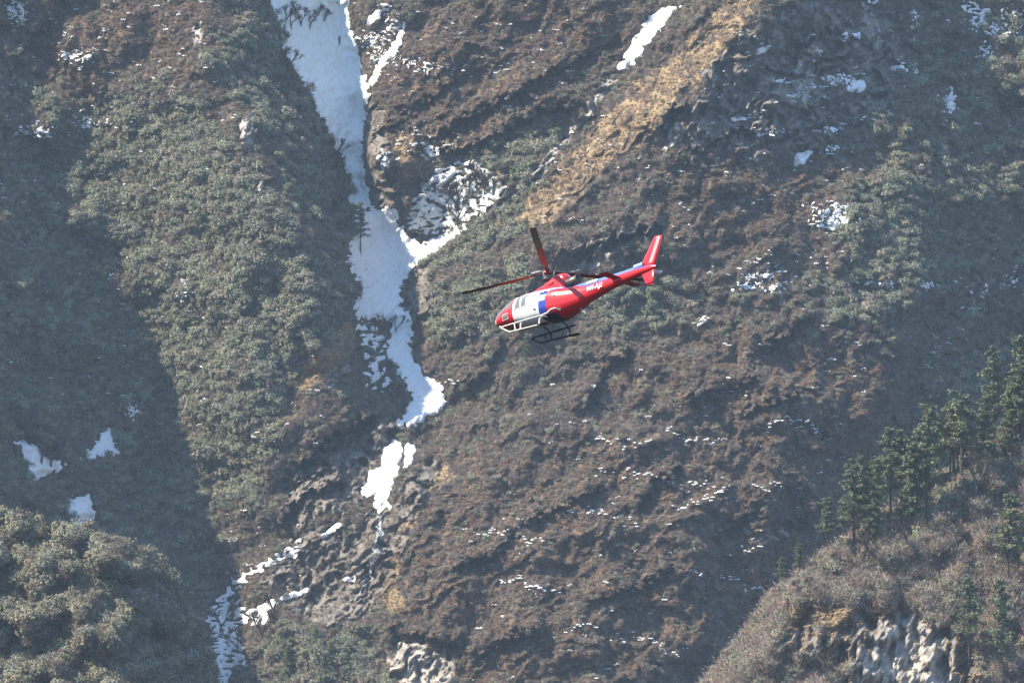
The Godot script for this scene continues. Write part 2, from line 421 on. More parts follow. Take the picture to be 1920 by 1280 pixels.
func ground_color(kind: int, a: float, b: float) -> Color:
	var c := Color(0.07, 0.053, 0.042)
	match kind:
		BROWN: c = Color(0.085, 0.066, 0.052).lerp(Color(0.055, 0.052, 0.048), a)
		RUSSET: c = Color(0.098, 0.070, 0.052).lerp(Color(0.06, 0.05, 0.045), a)
		GREEN, THICKET: c = Color(0.05, 0.055, 0.035).lerp(Color(0.065, 0.052, 0.04), a)
		OCHRE: c = Color(0.18, 0.138, 0.088).lerp(Color(0.11, 0.08, 0.055), a)
		ROCK, CRAG: c = Color(0.135, 0.125, 0.115).lerp(Color(0.08, 0.072, 0.065), a)
		PALE: c = Color(0.25, 0.238, 0.22).lerp(Color(0.15, 0.14, 0.13), a)
	return c * (1.2 + 0.6 * b)

func emit_wall() -> void:
	var nrm := PackedVector3Array(); nrm.resize(NX * NY)
	var col := PackedColorArray(); col.resize(NX * NY)
	var n1 := noise(31, 1.0 / 30.0, 4)
	var n2 := noise(32, 1.0 / 7.0, 2)
	for j in NY:
		for i in NX:
			var at := j * NX + i
			var l := wall[at - 1] if i > 0 else wall[at]
			var r := wall[at + 1] if i < NX - 1 else wall[at]
			var u := wall[at - NX] if j > 0 else wall[at]
			var d := wall[at + NX] if j < NY - 1 else wall[at]
			nrm[at] = (d - u).cross(r - l).normalized()
			var x := float(i) * STEP; var y := float(j) * STEP
			col[at] = ground_color(cover[at], clampf(n1.get_noise_2d(x, y) * 1.4 + 0.5, 0.0, 1.0), n2.get_noise_2d(x, y) * 0.5 + 0.5)
	var idx := PackedInt32Array()
	idx.resize((NX - 1) * (NY - 1) * 6)
	var k := 0
	for j in NY - 1:
		for i in NX - 1:
			var a := j * NX + i
			idx[k] = a; idx[k + 1] = a + 1; idx[k + 2] = a + NX
			idx[k + 3] = a + 1; idx[k + 4] = a + NX + 1; idx[k + 5] = a + NX
			k += 6
	var o := MeshInstance3D.new()
	o.mesh = arrays_mesh(wall, idx, nrm, col)
	o.material_override = vmat(0.95)
	top(o, "mountainside")
	tag(o, "steep brown mountainside of rock, earth and dry grass", "mountain", "", "structure")
	# snow sheets lie on the ground
	var snow_mat := vmat(0.75)
	var ice_mat := vmat(0.5)
	var grime := noise(34, 1.0 / 9.0, 4)
	var lump := noise(33, 1.0 / 18.0, 3)
	for s in SNOWS.size():
		var map := {}
		var v := PackedVector3Array(); var vc := PackedColorArray(); var ix := PackedInt32Array()
		var lo := Vector2(9999, 9999); var hi := -lo
		for q in SNOWS[s][3]:
			lo = lo.min(Vector2(q[0], q[1])); hi = hi.max(Vector2(q[0], q[1]))
		for j in range(maxi(1, int((lo.y - 24 - Y0) / STEP)), mini(NY - 2, int((hi.y + 24 - Y0) / STEP))):
			for i in range(maxi(1, int((lo.x - 24 - X0) / STEP)), mini(NX - 2, int((hi.x + 24 - X0) / STEP))):
				var a := j * NX + i
				if snow_id[a] != s + 1: continue
				for c in [a, a + 1, a + NX, a + NX + 1]:
					if not map.has(c):
						map[c] = v.size()
						var cx: int = c % NX
						var cy: int = c / NX
						var inner: float = 1.0 if snow_id[c] == s + 1 and snow_id[c - 1] == s + 1 and snow_id[c - NX] == s + 1 else 0.25
						v.append(wall[c] + Vector3(0, 0.45, 0.6) * inner + Vector3(0, 0.1, 0.5) + nrm[c] * lump.get_noise_2d(cx * STEP, cy * STEP) * 0.3 * inner)
						var dirt := clampf(grime.get_noise_2d(cx * STEP * 1.6, cy * STEP * 0.5) * 1.6 - 0.2, 0.0, 1.0) * 0.32
						vc.append((Color(0.68, 0.74, 0.76) if s == 0 or SNOWS[s][0] == "icefall" else Color(0.70, 0.725, 0.75)).lerp(Color(0.36, 0.34, 0.31), dirt))
				ix.append_array(PackedInt32Array([map[a], map[a + 1], map[a + NX], map[a + 1], map[a + NX + 1], map[a + NX]]))
		if ix.is_empty(): continue
		var edges := {}
		for t in range(0, ix.size(), 3):
			for e in [[0, 1], [1, 2], [2, 0]]:
				var a := mini(ix[t + e[0]], ix[t + e[1]]); var b := maxi(ix[t + e[0]], ix[t + e[1]])
				edges[a * 100000 + b] = edges.get(a * 100000 + b, 0) + 1
		for round_ in 2:
			var sums := {}
			for e in edges:
				if edges[e] != 1: continue
				var a: int = e / 100000
				var b: int = e % 100000
				if not sums.has(a): sums[a] = [Vector3.ZERO, 0]
				if not sums.has(b): sums[b] = [Vector3.ZERO, 0]
				sums[a][0] += v[b]; sums[a][1] += 1
				sums[b][0] += v[a]; sums[b][1] += 1
			for q in sums: v[q] = v[q].lerp(sums[q][0] / sums[q][1], 0.5)
		var st := SurfaceTool.new()
		st.create_from(arrays_mesh(v, ix, PackedVector3Array(), vc), 0)
		st.generate_normals()
		var so := MeshInstance3D.new()
		so.mesh = st.commit()
		so.material_override = ice_mat if s == 0 or SNOWS[s][0] == "icefall" else snow_mat
		top(so, SNOWS[s][0])
		tag(so, SNOWS[s][1], "ice" if s == 0 or SNOWS[s][0] == "icefall" else "snow", "", "structure")

func wall_at(px: float, py: float) -> Vector3:
	var i := clampi(int((px - X0) / STEP), 0, NX - 2)
	var j := clampi(int((py - Y0) / STEP), 0, NY - 2)
	var u := (px - X0) / STEP - i; var t := (py - Y0) / STEP - j
	var a := j * NX + i
	return wall[a].lerp(wall[a + 1], u).lerp(wall[a + NX].lerp(wall[a + NX + 1], u), t)

func cover_at(px: float, py: float) -> int:
	var i := clampi(int((px - X0) / STEP), 0, NX - 1)
	var j := clampi(int((py - Y0) / STEP), 0, NY - 1)
	if snow_id[j * NX + i] > 0: return SNOW
	return cover[j * NX + i]

# ---------------------------------------------------------------- near hills
class Hill:
	var crest: Array
	var x0: float
	var x1: float
	var step: float
	var bottom: float
	var grid: PackedVector3Array
	var nx: int
	var ny: int
	var kinds: PackedByteArray

func build_hill(crest: Array, x0: float, x1: float, bottom: float, dist: Callable, rough: Callable, kind_of: Callable, called: String, label: String) -> Hill:
	var h := Hill.new()
	h.crest = crest; h.x0 = x0; h.x1 = x1; h.step = 4.0; h.bottom = bottom
	h.nx = int((x1 - x0) / h.step)
	h.ny = 240
	var col := PackedColorArray()
	var n1 := noise(41, 1.0 / 30.0, 4)
	var n2 := noise(42, 1.0 / 8.0, 2)
	for j in h.ny:
		for i in h.nx:
			var x := x0 + i * h.step
			var t := (j - 20) * 3.2
			var cy := line_y(crest, x)
			var y := cy + t
			var d: float
			if t < 0.0:
				y = cy + t * t * 0.02
				d = dist.call(x, 0.0) - t * 0.5
			else:
				d = dist.call(x, t)
			d -= rough.call(x, cy + t)
			h.grid.append(ray(x, y) * d)
			var kd: int = kind_of.call(x, cy + t)
			h.kinds.append(kd)
			col.append(ground_color(kd, clampf(n1.get_noise_2d(x, y) * 1.4 + 0.5, 0.0, 1.0), n2.get_noise_2d(x, y) * 0.5 + 0.5))
	var idx := PackedInt32Array()
	for j in h.ny - 1:
		for i in h.nx - 1:
			var a := j * h.nx + i
			idx.append_array(PackedInt32Array([a, a + 1, a + h.nx, a + 1, a + h.nx + 1, a + h.nx]))
	var st := SurfaceTool.new()
	st.create_from(arrays_mesh(h.grid, idx, PackedVector3Array(), col), 0)
	st.generate_normals()
	var o := MeshInstance3D.new()
	o.mesh = st.commit()
	o.material_override = vmat(0.95)
	top(o, called)
	tag(o, label, "hill", "", "structure")
	return h

func hill_at(h: Hill, px: float, py: float) -> Vector3:
	var i := clampi(int((px - h.x0) / h.step), 0, h.nx - 2)
	var t := (py - line_y(h.crest, px)) / 3.2 + 20.0
	var j := clampi(int(t), 20, h.ny - 2)
	var u := (px - h.x0) / h.step - i
	var v := clampf(t - j, 0.0, 1.0)
	var a := j * h.nx + i
	return h.grid[a].lerp(h.grid[a + 1], u).lerp(h.grid[a + h.nx].lerp(h.grid[a + h.nx + 1], u), v)

func hill_kind(h: Hill, px: float, py: float) -> int:
	var i := clampi(int((px - h.x0) / h.step), 0, h.nx - 1)
	var j := clampi(int((py - line_y(h.crest, px)) / 3.2) + 20, 20, h.ny - 1)
	return h.kinds[j * h.nx + i]

# ---------------------------------------------------------------- plants (unit size: about one metre in radius)
func leaf(v: PackedVector3Array, at: Vector3, nrm: Vector3, size: float) -> void:
	var s := nrm.cross(rdir()).normalized() * size
	var t := nrm.cross(s).normalized() * size * rng.randf_range(0.5, 0.9)
	v.append_array(PackedVector3Array([at - s, at - t * 0.8, at + s, at - s, at + s, at + t]))

func flat_mesh(v: PackedVector3Array) -> ArrayMesh:
	return arrays_mesh(v, PackedInt32Array())

func leafy_bush(clumps: int, per: int, size: float, tall := 0.9) -> ArrayMesh:
	var v := PackedVector3Array()
	for c in clumps:
		var d := rdir()
		d.y = absf(d.y) * 1.1 - 0.15
		var centre := Vector3(d.x, d.y * tall, d.z) * rng.randf_range(0.45, 0.85) + Vector3(0, 0.35, 0)
		var cr := rng.randf_range(0.22, 0.4)
		for k in per:
			var q := rdir()
			q.y = q.y * 0.8 + 0.25
			leaf(v, centre + q * cr, (q + Vector3(0, 0.5, 0) + rdir() * 0.6).normalized(), size * rng.randf_range(0.7, 1.3))
	return flat_mesh(v)

func twig_bush(stems: int, width: float, spread: float) -> ArrayMesh:
	var v := PackedVector3Array()
	for s in stems:
		var d := (Vector3(0, 1, 0) + rdir() * spread).normalized()
		if d.y < 0.1: d.y = 0.1
		var p := Vector3(rng.randf_range(-0.35, 0.35), -0.1, rng.randf_range(-0.35, 0.35))
		var L := rng.randf_range(0.7, 1.25)
		var q := p + d * L
		stick(v, p, q, width)
		for k in 4:
			var a := p.lerp(q, rng.randf_range(0.35, 0.95))
			stick(v, a, a + (d + rdir() * 0.9).normalized() * L * rng.randf_range(0.2, 0.45), width * 0.7)
	return flat_mesh(v)

func stick(v: PackedVector3Array, a: Vector3, b: Vector3, w: float) -> void:
	var s := (b - a).cross(rdir()).normalized() * w
	v.append_array(PackedVector3Array([a - s, a + s, b]))

func tuft(blades: int) -> ArrayMesh:
	var v := PackedVector3Array()
	for k in blades:
		var an := rng.randf() * TAU
		var out := Vector3(cos(an), 0, sin(an))
		var side := Vector3(-out.z, 0, out.x) * rng.randf_range(0.08, 0.16)
		var b := out * 0.15 + Vector3(0, -0.1, 0)
		var m := out * rng.randf_range(0.3, 0.6) + Vector3(0, rng.randf_range(0.4, 0.75), 0)
		var e := out * rng.randf_range(0.7, 1.1) + Vector3(0, rng.randf_range(0.0, 0.4), 0)
		v.append_array(PackedVector3Array([b - side, m - side, m + side, b - side, m + side, b + side, m - side, e, m + side]))
	return flat_mesh(v)

func snow_blob() -> ArrayMesh:
	var v := PackedVector3Array(); var ix := PackedInt32Array()
	v.append(Vector3(0, 0.3, 0))
	var seg := 9
	for ring in 2:
		for k in seg:
			var an := TAU * k / seg
			var r: float = (0.6 if ring == 0 else 1.0) * rng.randf_range(0.75, 1.2)
			v.append(Vector3(cos(an) * r, 0.22 if ring == 0 else -0.1, sin(an) * r))
	for k in seg:
		var k2 := (k + 1) % seg
		ix.append_array(PackedInt32Array([0, 1 + k, 1 + k2, 1 + k, 1 + seg + k, 1 + k2, 1 + k2, 1 + seg + k, 1 + seg + k2]))
	return arrays_mesh(v, ix)

func scatter(called: String, label: String, category: String, m: Mesh, mat: Material, xf: Array, cols: PackedColorArray) -> void:
	var mm := MultiMesh.new()
	mm.transform_format = MultiMesh.TRANSFORM_3D
	mm.use_colors = true
	mm.mesh = m
	mm.instance_count = xf.size()
	var buf := PackedFloat32Array()
	buf.resize(xf.size() * 16)
	var o := 0
	for k in xf.size():
		var t: Transform3D = xf[k]
		var b := t.basis
		buf[o] = b.x.x; buf[o + 1] = b.y.x; buf[o + 2] = b.z.x; buf[o + 3] = t.origin.x
		buf[o + 4] = b.x.y; buf[o + 5] = b.y.y; buf[o + 6] = b.z.y; buf[o + 7] = t.origin.y
		buf[o + 8] = b.x.z; buf[o + 9] = b.y.z; buf[o + 10] = b.z.z; buf[o + 11] = t.origin.z
		var c := cols[k]
		buf[o + 12] = c.r; buf[o + 13] = c.g; buf[o + 14] = c.b; buf[o + 15] = 1.0
		o += 16
	mm.buffer = buf
	var node := MultiMeshInstance3D.new()
	node.multimesh = mm
	node.material_override = mat
	top(node, called)
	tag(node, label, category, "", "stuff")

func upright(p: Vector3, size: float, tall := 1.0) -> Transform3D:
	var b := Basis(Vector3.UP, rng.randf() * TAU)
	b = Basis(Vector3(rng.randf_range(-1, 1), 0, rng.randf_range(-1, 1)).normalized(), rng.randf_range(0.0, 0.3)) * b
	return Transform3D(b.scaled(Vector3(size, size * tall, size)), p)

func vary(c: Color, amount := 0.3) -> Color:
	var f := 1.0 + rng.randf_range(-amount, amount)
	return Color(c.r * f * rng.randf_range(0.92, 1.08), c.g * f, c.b * f * rng.randf_range(0.9, 1.1))

var mat_leaf: StandardMaterial3D
var mat_twig: StandardMaterial3D
var shrub_sets := {}

func add_to(which: String, t: Transform3D, c: Color) -> void:
	if not shrub_sets.has(which): shrub_sets[which] = [[], PackedColorArray()]
	shrub_sets[which][0].append(t)
	shrub_sets[which][1].append(c)

const C_GREEN := Color(0.215, 0.228, 0.168)
const C_DEEP := Color(0.085, 0.115, 0.072)
const C_TWIG := Color(0.25, 0.205, 0.178)
const C_RUSSET := Color(0.235, 0.158, 0.108)
const C_OCHRE := Color(0.43, 0.335, 0.205)
const C_HEATH := Color(0.185, 0.15, 0.125)

func plant_wall() -> void:
	var mix := noise(51, 1.0 / 60.0, 3)
	# the evergreen crowns that show largest stand as things of their own
	var crowns: Array[Mesh] = []
	for k in 4: crowns.append(leafy_bush(34, 26, 0.085))
	var made := 0
	var tries := 0
	var spots: Array[Vector2] = []
	while made < 280 and tries < 20000:
		tries += 1
		var p := Vector2(rng.randf_range(90, 1800), rng.randf_range(130, 880))
		if p.x > 700 and rng.randf() < 0.7: continue
		if cover_at(p.x, p.y) != GREEN: continue
		var free := true
		for q in spots:
			if q.distance_squared_to(p) < 300.0: free = false; break
		if not free: continue
		spots.append(p)
		var o := MeshInstance3D.new()
		o.mesh = crowns[made % 4]
		var m := vmat_cached(made % 7)
		o.material_override = m
		o.transform = upright(wall_at(p.x, p.y), rng.randf_range(1.8, 3.0), rng.randf_range(0.75, 1.2))
		top(o, "rhododendron_bush")
		tag(o, "rounded grey-green evergreen bush in the thicket on the mountainside", "bush", "evergreen bushes on the mountainside")
		made += 1
	for k in 290000:
		var px := rng.randf_range(-150, 2070)
		var py := rng.randf_range(-120, 1400)
		var kind := cover_at(px, py)
		var g := mix.get_noise_2d(px, py)
		var r := rng.randf()
		var p := wall_at(px, py)
		match kind:
			BROWN:
				if r < 0.42: add_to("twig", upright(p, rng.randf_range(0.7, 1.5)), vary(C_TWIG))
				elif r < 0.72: add_to("heath", upright(p, rng.randf_range(0.5, 1.0), 0.7), vary(C_HEATH.lerp(C_RUSSET, clampf(g * 2.0, 0.0, 1.0))))
				elif r < 0.78 + g * 0.25: add_to("leafy", upright(p, rng.randf_range(0.6, 1.3)), vary(C_GREEN))
			RUSSET:
				if r < 0.3: add_to("twig", upright(p, rng.randf_range(0.6, 1.2)), vary(C_TWIG))
				elif r < 0.82: add_to("heath", upright(p, rng.randf_range(0.45, 1.0), 0.75), vary(C_HEATH.lerp(C_RUSSET, clampf(g * 2.0 + 0.5, 0.0, 1.0))))
				elif r < 0.87: add_to("leafy", upright(p, rng.randf_range(0.5, 1.0)), vary(C_GREEN))
			GREEN:
				if r < 0.36 + g * 0.35: add_to("leafy", upright(p, 0.5 + 1.7 * pow(rng.randf(), 1.8), rng.randf_range(0.7, 1.3)), vary(C_GREEN.lerp(C_TWIG, clampf(0.15 - g * 1.2, 0.0, 0.6)), 0.38))
				elif r < 0.6: add_to("twig", upright(p, rng.randf_range(0.6, 1.6)), vary(C_TWIG))
				elif r < 0.66: add_to("heath", upright(p, rng.randf_range(0.4, 0.9), 0.7), vary(C_HEATH.lerp(C_RUSSET, 0.4)))
			OCHRE:
				if r < 0.42 + g * 0.7: add_to("grass", upright(p, rng.randf_range(0.35, 0.8), 0.8), vary(C_OCHRE.lerp(C_HEATH, clampf(0.3 - g * 1.2, 0.0, 0.7))))
				elif r < 0.8: add_to("twig", upright(p, rng.randf_range(0.5, 1.0)), vary(C_TWIG))
			THICKET:
				if r < 0.16 + g * 0.35: add_to("leafy", upright(p, 0.5 + 1.8 * pow(rng.randf(), 1.8), rng.randf_range(0.7, 1.3)), vary(C_GREEN, 0.38))
				elif r < 0.62: add_to("twig", upright(p, rng.randf_range(0.8, 1.6)), vary(C_TWIG))
				elif r < 0.75: add_to("heath", upright(p, rng.randf_range(0.5, 1.0), 0.7), vary(C_RUSSET.lerp(C_HEATH, 0.5)))
			CRAG, ROCK:
				if r < 0.16 and g > -0.2: add_to("heath", upright(p, rng.randf_range(0.4, 0.8), 0.7), vary(C_HEATH.lerp(C_RUSSET, 0.3)))
				elif r < 0.21: add_to("twig", upright(p, rng.randf_range(0.5, 1.0)), vary(C_TWIG))
			PALE:
				if r < 0.05: add_to("heath", upright(p, rng.randf_range(0.4, 0.7), 0.7), vary(C_RUSSET))
	for k in 420:
		var px := rng.randf_range(760, 950); var py := rng.randf_range(300, 445)
		if cover_at(px, py) == SNOW: add_to("twig" if k % 3 > 0 else "leafy", upright(wall_at(px, py) + Vector3(0, 0.3, 0.6), rng.randf_range(0.7, 1.6)), vary(C_TWIG if k % 3 > 0 else C_GREEN))
	for k in 1500:
		var px := rng.randf_range(380, 900); var py := rng.randf_range(390, 1290)
		if cover_at(px, py) == SNOW and mix.get_noise_2d(px * 2.5, py * 2.5) > 0.05: add_to("twig", upright(wall_at(px, py) + Vector3(0, 0.4, 0.9), rng.randf_range(0.25, 0.8), 0.6), vary(C_TWIG))
	# snow flecks caught on ledges and between the shrubs
	for f in FLECKS:
		for k in int(f[4] * 0.6):
			var px := rng.randf_range(f[0], f[2]); var py := rng.randf_range(f[1], f[3])
			if mix.get_noise_2d(px * 2.0 + 700.0, py * 2.0) < -0.1: continue
			var n := 1 + int(rng.randf() * 3.0)
			for q in n:
				var p := wall_at(px + q * rng.randf_range(2, 5), py + rng.randf_range(-2, 2))
				var t := Transform3D(Basis(Vector3.UP, rng.randf_range(-0.5, 0.5)).scaled(Vector3(0.18 + 0.55 * pow(rng.randf(), 2.5), rng.randf_range(0.3, 0.8), rng.randf_range(0.25, 0.5))), p + Vector3(0, 0.35, 0.5))
				add_to("fleck", t, Color(0.8, 0.83, 0.86))
	for c in CLUSTERS:
		for k in int(6 + c[2] * c[3] / 26.0):
			var p := wall_at(c[0] + rng.randfn(0.0, 0.3) * c[2], c[1] + rng.randfn(0.0, 0.3) * c[3])
			add_to("fleck", Transform3D(Basis.from_euler(Vector3(rng.randf_range(-0.3, 0.6), rng.randf() * TAU, rng.randf_range(-0.5, 0.5))).scaled(Vector3(0.25 + 0.75 * pow(rng.randf(), 2.0), rng.randf_range(0.5, 1.3), 0.6)), p + Vector3(0, 0.35, 0.6)), Color(0.8, 0.83, 0.86))
	for L in SNOW_LINES:
		for i in L.size() - 1:
			var a := Vector2(L[i][0], L[i][1]); var b := Vector2(L[i + 1][0], L[i + 1][1])
			var n := int(a.distance_to(b) / 3.2)
			for k in n:
				var q := a.lerp(b, float(k) / n)
				if mix.get_noise_2d(q.x * 5.0, q.y * 5.0) < -0.12: continue
				q += Vector2(rng.randf_range(-2, 2), rng.randf_range(-2.5, 2.5) + mix.get_noise_2d(q.x * 2.0, 77.0) * 14.0)
				add_to("fleck", Transform3D(Basis(Vector3.UP, rng.randf_range(-0.5, 0.5)).scaled(Vector3(rng.randf_range(0.3, 0.7), rng.randf_range(0.4, 0.7), 0.45)), wall_at(q.x, q.y) + Vector3(0, 0.4, 0.7)), Color(0.8, 0.83, 0.86))

var tint_cache := {}
func vmat_cached(k: int) -> StandardMaterial3D:
	if not tint_cache.has(k):
		var c := C_GREEN.lerp(C_DEEP, (k % 3) * 0.18).lerp(C_TWIG, (k / 3) * 0.15)
		var m := paint(c.r, c.g, c.b, 0.7)
		m.backlight_enabled = true
		m.backlight = Color(0.3, 0.3, 0.3)
		tint_cache[k] = m
	return tint_cache[k]

# ---------------------------------------------------------------- trees
func pine_parts(seed_: int, bare_top: bool) -> Array:
	rng.seed = seed_
	var tv := PackedVector3Array(); var ti := PackedInt32Array()
	var cv := PackedVector3Array()
	var bend := Vector3(rng.randf_range(-0.02, 0.02), 0, rng.randf_range(-0.02, 0.02))
	var prev := Vector3(0, -0.05, 0)
	for k in 8:
		var y := (k + 1) / 8.0
		var p := Vector3(0, y, 0) + bend * y * y * 2.0
		tube(tv, ti, prev, p, 0.016 * (1.05 - k / 8.0), 0.016 * (1.05 - (k + 1) / 8.0) + 0.001, 6)
		prev = p
	var start := rng.randf_range(0.28, 0.42)
	var n := 34
	for k in n:
		var f := float(k) / n
		var y := lerpf(start, 0.985, f)
		if bare_top and y > 0.78:
			var bd := Vector3(rng.randf_range(-1, 1), 0.15, rng.randf_range(-1, 1)).normalized()
			tube(tv, ti, Vector3(0, y, 0), Vector3(0, y, 0) + bd * 0.09 * (1.2 - y), 0.003, 0.001, 3)
			continue
		var an := k * 2.4 + rng.randf_range(-0.5, 0.5)
		var reach := (0.19 * pow(1.0 - f, 0.55) + 0.035) * rng.randf_range(0.35, 1.25)
		var d := Vector3(cos(an), rng.randf_range(-0.35, 0.3), sin(an))
		var base := Vector3(0, y, 0) + bend * y * y * 2.0
		var tip := base + d * reach
		tube(tv, ti, base, tip, 0.0045, 0.001, 3)
		for q in 6:
			var c := base.lerp(tip, 0.3 + 0.75 * q / 6.0)
			var cr := 0.035 * (1.15 - f * 0.5)
			for m in 20:
				var o := Vector3(rng.randf_range(-1, 1), rng.randf_range(-0.7, 0.6), rng.randf_range(-1, 1)) * cr
				leaf(cv, c + o, (Vector3(0, 1, 0) + rdir() * 0.9).normalized(), 0.0125 * rng.randf_range(0.7, 1.4))
	# dead lower limbs
	for k in 9:
		var y := rng.randf_range(0.12, start)
		var an := rng.randf() * TAU
		var d := Vector3(cos(an), rng.randf_range(-0.3, 0.3), sin(an))
		tube(tv, ti, Vector3(0, y, 0), Vector3(0, y, 0) + d * rng.randf_range(0.04, 0.1), 0.003, 0.0008, 3)
	return [arrays_mesh(tv, ti), flat_mesh(cv)]

func grow(v: PackedVector3Array, ix: PackedInt32Array, fine: PackedVector3Array, p: Vector3, d: Vector3, L: float, r: float, depth: int) -> void:
	var q := p + d * L
	if depth <= 1:
		stick(fine, p, q, r * 1.6)
		stick(fine, p, q, r * 1.6)
	else:
		tube(v, ix, p, q, r, r * 0.7, 5 if depth > 3 else 3)
	if depth == 0: return
	var n := 3 if depth < 5 else 2
	for k in n:
		var nd := (d + rdir() * 0.62 + Vector3(0, 0.16, 0)).normalized()
		grow(v, ix, fine, p.lerp(q, rng.randf_range(0.65, 1.0)), nd, L * rng.randf_range(0.62, 0.85), r * 0.7, depth - 1)

func bare_parts(seed_: int) -> Array:
	rng.seed = seed_
	var v := PackedVector3Array(); var ix := PackedInt32Array(); var fine := PackedVector3Array()
	grow(v, ix, fine, Vector3(0, -0.04, 0), Vector3(rng.randf_range(-0.25, 0.25), 1, rng.randf_range(-0.2, 0.2)).normalized(), 0.27, 0.03, 6)
	return [arrays_mesh(v, ix), flat_mesh(fine)]

func tree(called: String, label: String, group: String, parts: Array, names: Array, mats: Array, p: Vector3, height: float, wide := 1.0) -> void:
	var o := Node3D.new()
	if called == "bare_tree": height *= 1.55
	o.transform = Transform3D(Basis(Vector3.UP, rng.randf() * TAU).scaled(Vector3(height * wide, height, height * wide)), p)
	top(o, called)
	tag(o, label, "tree", group)
	for k in parts.size(): part(names[k], parts[k], mats[k], o)

# ---------------------------------------------------------------- the helicopter (x forward, y up, z right; origin at the rotor hub)
const STATIONS := [ # x, top, bottom, half width, squareness
	[3.26,-1.96,-2.02,0.03,2.0],[3.2,-1.84,-2.12,0.2,2.1],[3.05,-1.7,-2.24,0.4,2.2],[2.8,-1.54,-2.32,0.58,2.3],[2.4,-1.35,-2.4,0.75,2.4],[2.0,-1.16,-2.45,0.85,2.5],[1.6,-1.0,-2.47,0.91,2.6],[1.0,-0.91,-2.49,0.93,2.7],
	[0.0,-0.87,-2.5,0.93,2.7],[-0.8,-0.87,-2.49,0.92,2.6],[-1.3,-0.9,-2.45,0.84,2.5],[-1.9,-0.95,-2.31,0.64,2.3],[-2.5,-0.99,-2.09,0.46,2.2],[-3.1,-0.98,-1.86,0.36,2.0],[-4.4,-0.88,-1.52,0.28,2.0],[-6.4,-0.72,-1.13,0.19,2.0],[-7.2,-0.72,-0.98,0.12,2.0],[-7.4,-0.82,-0.9,0.04,2.0]]

func station(x: float) -> Array:
	var out := [0.0, 0.0, 0.0, 0.0]
	for k in 5:
		var xx := clampf(x + (k - 2) * 0.07 * (0.3 if x > 2.9 else 1.0), -7.4, 3.26)
		for i in STATIONS.size() - 1:
			if xx >= STATIONS[i + 1][0]:
				var t: float = (STATIONS[i][0] - xx) / (STATIONS[i][0] - STATIONS[i + 1][0])
				for c in 4: out[c] += lerpf(STATIONS[i][c + 1], STATIONS[i + 1][c + 1], t) / 5.0
				break
	return out

func skin_z(x: float, y: float) -> float:
	var s := station(x)
	var yc: float = (s[0] + s[1]) / 2.0; var hh: float = (s[0] - s[1]) / 2.0
	var q := clampf(absf((y - yc) / hh), 0.0, 1.0)
	return s[2] * pow(1.0 - pow(q, s[3]), 1.0 / s[3])

func livery(p: Vector3, a: float) -> Color:
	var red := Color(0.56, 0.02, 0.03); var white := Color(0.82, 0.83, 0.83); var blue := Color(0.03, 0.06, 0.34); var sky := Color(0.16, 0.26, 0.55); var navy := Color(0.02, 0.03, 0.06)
	var up := sin(a)
	if p.x > 1.36: return red
	if p.x > -0.4:
		return white
	if p.y < -2.3 and p.x > -1.35: return navy
	# blue swoosh, then red aft
	var top_white := -1.32 - 0.30 * (p.x + 0.4) / -1.3
	if p.x > -1.75 and p.y > -1.18 - 0.13 * (p.x + 0.4): return white
	if p.x > -0.88 and (p.y < -1.66 or p.y > -1.38): return blue
	if p.x > -0.8 - (p.y + 1.5) * 0.4: return white
	if p.x > -2.6 and p.y > -1.3 - 0.16 * (p.x + 0.4): return blue
	if p.x <= -2.6 and up > 0.62: return blue if up < 0.74 else sky  # lighter boom top: sky reflection painted into the colour
	return red

func fuselage_mesh() -> ArrayMesh:
	var st := SurfaceTool.new()
	st.begin(Mesh.PRIMITIVE_TRIANGLES)
	st.set_smooth_group(0)
	var na := 72; var nx := 230
	for i in nx + 1:
		var f := float(i) / nx
		var x := lerpf(3.26, -7.4, f)
		if i < 30: x = 3.26 - pow(i / 30.0, 1.7) * (10.66 * 30.0 / nx)
		var s := station(x)
		for k in na:
			var a := TAU * k / na
			var c := cos(a); var sn := sin(a)
			var p := Vector3(x, (s[0] + s[1]) / 2.0 + (s[0] - s[1]) / 2.0 * signf(sn) * pow(absf(sn), 2.0 / s[3]), s[2] * signf(c) * pow(absf(c), 2.0 / s[3]))
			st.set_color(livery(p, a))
			st.add_vertex(p)
	for i in nx:
		for k in na:
			var k2 := (k + 1) % na
			var a := i * na + k; var b := i * na + k2
			for q in [a, b, a + na, b, b + na, a + na]: st.add_index(q)
	st.generate_normals()
	return st.commit()

# a panel that follows the fuselage side between four (x, y) corners
func panel(c: Array, side: float, proud: float, n := 10) -> ArrayMesh:
	var v := PackedVector3Array(); var ix := PackedInt32Array()
	for j in n + 1:
		for i in n + 1:
			var u := float(i) / n; var t := float(j) / n
			var p: Vector2 = (c[0] as Vector2).lerp(c[1], u).lerp((c[3] as Vector2).lerp(c[2], u), t)
			var edge := 0.0 if i > 0 and i < n and j > 0 and j < n else proud * 1.2
			v.append(Vector3(p.x, p.y, side * (skin_z(p.x, p.y) + proud - edge)))
	for j in n:
		for i in n:
			var a := j * (n + 1) + i
			ix.append_array(PackedInt32Array([a, a + 1, a + n + 1, a + 1, a + n + 2, a + n + 1]))
	var st := SurfaceTool.new()
	st.create_from(arrays_mesh(v, ix), 0)
	st.generate_normals()
	return st.commit()

